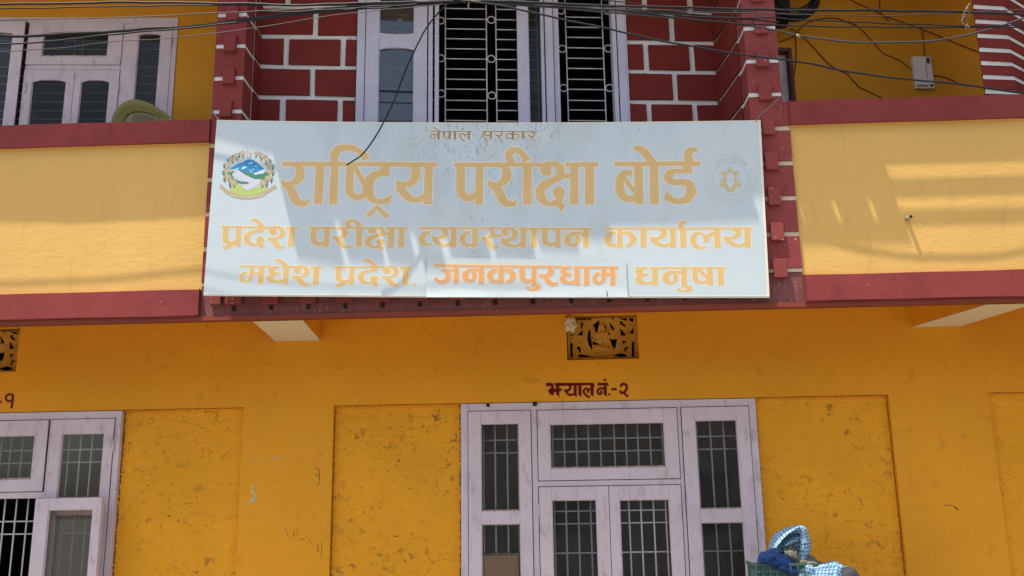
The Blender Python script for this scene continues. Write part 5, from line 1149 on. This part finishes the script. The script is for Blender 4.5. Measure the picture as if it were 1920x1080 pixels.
# olive plastic chair back leaning behind the left coping
ch = empty('plastic_chair', (-2.95, 6.4, SOFF+.12)); tag(ch, 'olive green moulded plastic chair with perforated back poking above the left coping', 'chair')
def oc(x, y, Y): p = at(x/4.5, y/4.5, Y); return (p.x, p.z)
yc = 6.46
outl = [(925, 1150), (928, 1040), (935, 985), (950, 945), (980, 900), (1030, 855), (1085, 832), (1150, 828), (1210, 840), (1280, 868), (1350, 915), (1430, 970), (1500, 1025), (1600, 1110), (1640, 1150)]
inl = [(1010, 1150), (1020, 1030), (1030, 1005), (1042, 985), (1060, 962), (1085, 945), (1115, 935), (1150, 930), (1190, 934), (1230, 942), (1265, 952), (1290, 962), (1315, 980), (1312, 1030), (1300, 1150)]
A1 = cr([oc(x, y, yc) for x, y in outl], 4); B1 = cr([oc(x, y, yc) for x, y in inl], 4); n = len(A1)
b = MB(); rows_ = []
for t_ in (0, .06, .15, .5, .85, 1):
    dep = {0: .05, .06: .012, .15: 0, .5: .018, .85: .030, 1: .034}[t_]
    rows_.append([(a_[0]*(1-t_)+c_[0]*t_, yc+dep, a_[1]*(1-t_)+c_[1]*t_) for a_, c_ in zip(A1, B1)])
for r_ in rows_: b.v += r_
for j in range(len(rows_)-1):
    for i in range(n-1): b.f.append((j*n+i, j*n+i+1, (j+1)*n+i+1, (j+1)*n+i))
o = b.obj('chair_back', OLIVE, smooth=True); o.modifiers.new('s', 'SOLIDIFY').thickness = .006; attach(o, ch)
# perforated panel: small lattice
xs_ = [p[0] for p in B1]; zs_ = [p[1] for p in B1]
b = MB().poly([(p[0], yc+.038, p[1]) for p in B1]); o = b.obj('back_panel', OLIVM); attach(o, ch)
def inside(x, z):
    c_ = False; m_ = len(B1)
    for i in range(m_):
        (x1_, y1_), (x2_, y2_) = B1[i], B1[i-1]
        if (y1_ > z) != (y2_ > z) and x < (x2_-x1_)*(z-y1_)/(y2_-y1_)+x1_: c_ = not c_
    return c_
b = MB(); st_ = .0105; x = min(xs_); row = 0
z = min(zs_)
while z < max(zs_):
    x = min(xs_)+(row % 2)*st_/2
    while x < max(xs_):
        if inside(x, z) and inside(x+.012, z+.012) and inside(x-.012, z+.012) and x > min(xs_)+.25*(max(xs_)-min(xs_)): b.poly([(x+.0034*math.cos(k*math.pi/3), yc+.0372, z+.0034*math.sin(k*math.pi/3)) for k in range(6)])
        x += st_
    z += st_*.87; row += 1
o = b.obj('perforations', DARKW); o['kind'] = 'stuff'; attach(o, ch)
for xx in (-3.22, -2.72):
    attach(MB().box(xx, xx+.035, 6.40, 6.43, SOFF+.12, 3.85).obj('leg', OLIVE, bevel=.004), ch); attach(MB().box(xx, xx+.035, 6.66, 6.69, SOFF+.12, 3.62).obj('leg', OLIVE, bevel=.004), ch)
attach(MB().box(-3.24, -2.67, 6.38, 6.72, 3.60, 3.64).obj('seat', OLIVE, bevel=.008), ch)
attach(MB().box(-3.22, -2.70, yc+.02, yc+.045, 3.63, 4.27).obj('back_support', OLIVE, bevel=.004), ch)
# ------------------------------------------------------------------ crumpled bag stuck in the vent corner
def lump(name, c, rx, ry, rz, mat, seed, amp=.25, fr=3.0, sub=4):
    bm = bmesh.new(); bmesh.ops.create_icosphere(bm, subdivisions=sub, radius=1)
    for v in bm.verts:
        p = v.co.copy(); d = 1+amp*noise.noise(p*fr+Vector((seed, 0, 0)))+amp*.5*abs(noise.noise(p*fr*2.6+Vector((0, seed, 0))))
        v.co = Vector((p.x*rx*d, p.y*ry*d, p.z*rz*d))+Vector(c)
    me = bpy.data.meshes.new(name); bm.to_mesh(me); bm.free(); me.materials.append(mat)
    for p in me.polygons: p.use_smooth = amp < .3
    o = bpy.data.objects.new(name, me); COL.objects.link(o); return o
p = at(1070, 609, 6.985); o = lump('plastic_bag', p, .036, .030, .052, PAPER, 4.2, .55, 2.2, 4); tag(o, 'crumpled pale polythene bag stuffed in the top left corner of the carved vent', 'bag')
# ------------------------------------------------------------------ bundle at the lower right on a cart
CY = 6.52
def pt(x, y, Y): return at(1380+x/7.385, 960+y/7.385, Y)
zt_ = 1.06
cart = empty('wooden_cart', (2.0, 6.5, 0)); tag(cart, 'low wooden trestle below the crate and checked cloths', 'cart')
attach(MB().box(1.35, 2.65, 6.28, 6.78, zt_-.04, zt_).obj('cart_bed', WOOD, bevel=.004), cart)
for xx, yy in ((1.4, 6.3), (2.56, 6.3), (1.4, 6.72), (2.56, 6.72)): attach(MB().box(xx, xx+.05, yy, yy+.05, 0, zt_-.0405).obj('leg', WOOD), cart)
# crate: ribbed sides, slightly tipped
cr_ = empty('plastic_crate', (1.6, 6.45, zt_)); tag(cr_, 'dull green ribbed plastic crate under the blue cloth', 'crate')
c0, c1 = pt(285, 705, 6.36), pt(830, 880, 6.36)
X0, X1 = pt(280, 800, 6.36).x, pt(960, 880, 6.36).x; ZT = pt(290, 705, 6.36).z
b = MB()
b.box(X0, X1, 6.372, 6.388, zt_+.001, ZT-.012); b.box(X0, X0+.012, 6.39, 6.64, zt_+.001, ZT-.012); b.box(X1-.012, X1, 6.39, 6.64, zt_+.001, ZT-.09); b.box(X0+.013, X1-.013, 6.628, 6.64, zt_+.001, ZT-.012); b.box(X0, X1, 6.372, 6.64, zt_, zt_+.001)
attach(b.obj('crate_walls', GREENC, bevel=.002), cr_)
for k in range(6):
    z = ZT-.012-k*.042; attach(MB().box(X0-.006, X1-.0, 6.360, 6.3715, z-.008, z+.006).obj('rib', GREENC, bevel=.002), cr_)
for k in range(8):
    x = X0+(X1-X0)*k/7; attach(MB().box(x-.005, x+.005, 6.357, 6.3712, zt_, ZT-.004).obj('rib', GREENC, bevel=.002), cr_)
attach(MB().box(X0-.008, X0-.0005, 6.36, 6.65, ZT-.02, ZT).obj('rim', GREENC, bevel=.002), cr_)
def cloth(name, ctl, mat, label, nx=40, ny=24, wr=.012, fr=9, seed=0, uvs=1.0, cat='cloth', group=None, thick=.004):
    """grid draped through rows of control points (each row: list of Vector)"""
    rows = [smoothpts(r, 8) for r in ctl]; n = min(len(r) for r in rows); cols = [smoothpts([r[i] for r in rows], 6) for i in range(n)]
    m_ = len(cols[0]); b = MB(); b.uv = []
    accs = 0
    for i, c_ in enumerate(cols):
        if i: accs += (c_[m_//2]-cols[i-1][m_//2]).length
        acct = 0
        for j, p in enumerate(c_):
            if j: acct += (p-c_[j-1]).length
            nn = noise.noise(p*fr+Vector((seed, 0, 0)))*wr+abs(noise.noise(p*fr*2.3+Vector((0, seed, 3))))*wr*.8
            b.v.append(p+Vector((nn*.4, -nn, nn*.6))); b.uv.append((accs*uvs, acct*uvs))
    for i in range(n-1):
        for j in range(m_-1): b.f.append((i*m_+j, (i+1)*m_+j, (i+1)*m_+j+1, i*m_+j+1))
    me = bpy.data.meshes.new(name); me.from_pydata([tuple(v) for v in b.v], [], b.f); u = me.uv_layers.new(name='UVMap')
    for lp in me.loops: u.data[lp.index].uv = b.uv[lp.vertex_index]
    for p in me.polygons: p.use_smooth = True
    me.materials.append(mat); o = bpy.data.objects.new(name, me); COL.objects.link(o); o.modifiers.new('s', 'SOLIDIFY').thickness = thick
    if label: tag(o, label, cat, group)
    return o
# hooded checked cloth: outer band, inner fold, right limb
hood = cloth('checked_cloth', [[pt(440, 620, 6.60), pt(455, 460, 6.60), pt(520, 320, 6.60), pt(650, 240, 6.60), pt(780, 205, 6.58), pt(880, 190, 6.56), pt(950, 215, 6.57), pt(1000, 320, 6.58), pt(1030, 440, 6.60), pt(1020, 560, 6.6), pt(1005, 660, 6.6)],
    [pt(500, 640, 6.50), pt(510, 520, 6.48), pt(600, 390, 6.46), pt(700, 300, 6.44), pt(790, 245, 6.44), pt(860, 205, 6.44), pt(905, 215, 6.43), pt(950, 330, 6.45), pt(965, 460, 6.46), pt(955, 570, 6.47), pt(950, 660, 6.47)],
    [pt(520, 660, 6.47), pt(560, 510, 6.44), pt(620, 420, 6.42), pt(700, 330, 6.41), pt(790, 265, 6.42), pt(850, 230, 6.46), pt(885, 260, 6.46), pt(890, 350, 6.46), pt(880, 470, 6.48), pt(865, 570, 6.49), pt(860, 660, 6.49)]], GING,
    'blue and white checked cloth looped up like a hood above the blue cloth', fr=13, wr=.020, seed=1)
f2 = cloth('inner_fold', [[pt(560, 500, 6.56), pt(640, 400, 6.56), pt(740, 330, 6.55), pt(880, 290, 6.55)], [pt(575, 490, 6.50), pt(670, 460, 6.48), pt(780, 400, 6.47), pt(890, 380, 6.48)], [pt(660, 560, 6.53), pt(720, 500, 6.53), pt(800, 440, 6.53), pt(885, 430, 6.54)]], GING, None, wr=.014, fr=14, seed=2); attach(f2, hood)
f3 = cloth('inner_fold', [[pt(560, 420, 6.64), pt(700, 270, 6.64), pt(920, 215, 6.64)], [pt(540, 520, 6.66), pt(720, 420, 6.66), pt(940, 380, 6.66)], [pt(560, 640, 6.64), pt(720, 600, 6.62), pt(900, 560, 6.64)], [pt(560, 860, 6.6), pt(720, 860, 6.6), pt(900, 860, 6.6)]], GING, None, wr=.01, seed=3); attach(f3, hood)
cloth('khaki_cloth', [[pt(650, 460, 6.50), pt(740, 440, 6.52), pt(830, 500, 6.54), pt(900, 610, 6.55), pt(1050, 640, 6.56), pt(1180, 740, 6.58)], [pt(655, 560, 6.44), pt(740, 590, 6.43), pt(820, 640, 6.44), pt(920, 700, 6.45), pt(1040, 720, 6.47), pt(1170, 790, 6.5)], [pt(700, 680, 6.46), pt(780, 740, 6.46), pt(860, 770, 6.47), pt(940, 790, 6.48), pt(1060, 810, 6.49), pt(1170, 860, 6.5)], [pt(700, 900, 6.5), pt(780, 920, 6.5), pt(860, 920, 6.5), pt(940, 940, 6.5), pt(1060, 940, 6.5), pt(1170, 960, 6.5)]], KHAK,
    'grey khaki crumpled cloth tucked under the checked hood', wr=.030, fr=17, seed=5)
cloth('blue_cloth', [[pt(325, 575, 6.42), pt(400, 555, 6.44), pt(530, 500, 6.44), pt(640, 560, 6.46), pt(760, 650, 6.45), pt(905, 765, 6.44)], [pt(300, 640, 6.36), pt(420, 620, 6.37), pt(560, 600, 6.37), pt(680, 680, 6.37), pt(780, 760, 6.37), pt(880, 800, 6.37)], [pt(275, 700, 6.352), pt(420, 715, 6.345), pt(520, 740, 6.345), pt(600, 800, 6.345), pt(700, 840, 6.345), pt(815, 868, 6.345)]], BLUEC,
    'royal blue cloth hanging over the rim of the green crate', wr=.020, fr=10, seed=8)
cloth('checked_cloth', [[pt(900, 960, 6.62), pt(980, 780, 6.62), pt(1150, 740, 6.62), pt(1330, 705, 6.62), pt(1480, 740, 6.62), pt(1600, 850, 6.62)], [pt(860, 1000, 6.46), pt(930, 790, 6.46), pt(1120, 770, 6.46), pt(1320, 740, 6.46), pt(1460, 790, 6.46), pt(1580, 900, 6.48)], [pt(820, 1020, 6.38), pt(880, 870, 6.37), pt(1080, 860, 6.37), pt(1300, 850, 6.37), pt(1440, 880, 6.38), pt(1560, 960, 6.42)], [pt(820, 1300, 6.37), pt(880, 1300, 6.36), pt(1080, 1300, 6.36), pt(1300, 1300, 6.36), pt(1440, 1300, 6.37), pt(1560, 1300, 6.4)]], GING,
    'blue and white checked cloth lying flat right of the blue cloth', wr=.034, fr=12, seed=11)
p = pt(1545, 752, 6.40); o = lump('grey_sack', (p.x, p.y, p.z-.098), .074, .08, .098, GREYC, 2.2, .10, 1.6, 4); tag(o, 'dark grey woven sack at the right end of the cloth heap', 'sack')
st2 = MB().box(X1+.02, 2.5, 6.40, 6.72, zt_+.001, p.z-.185).obj('box', CARD, bevel=.004); tag(st2, 'cardboard box under the checked cloth and grey sack', 'box')
# ------------------------------------------------------------------ house across the street (seen only in the panes)
OH = empty('opposite_house', (0, -9, 0)); tag(OH, 'plain plastered house across the street reflected in the window glass', 'building')
mb = MB(); wall_holes(mb, -9, 9, 0, 6.2, -9, -8.8, [(-6+k*3, -4.8+k*3, 1, 2.4) for k in range(4)]+[(-6+k*3, -4.8+k*3, 4, 5.4) for k in range(4)]); attach(mb.obj('wall', HOUSE), OH)
attach(MB().box(-9.2, 9.2, -12, -8.6, 6.2, 6.35).obj('roof', HOUSE), OH); attach(MB().box(-9, 9, -12, -11.8, 0, 6.2).obj('rear_wall', HOUSE), OH)
attach(MB().box(-9, -8.8, -11.8, -9, 0, 6.2).obj('side_wall', HOUSE), OH); attach(MB().box(8.8, 9, -11.8, -9, 0, 6.2).obj('side_wall', HOUSE), OH)
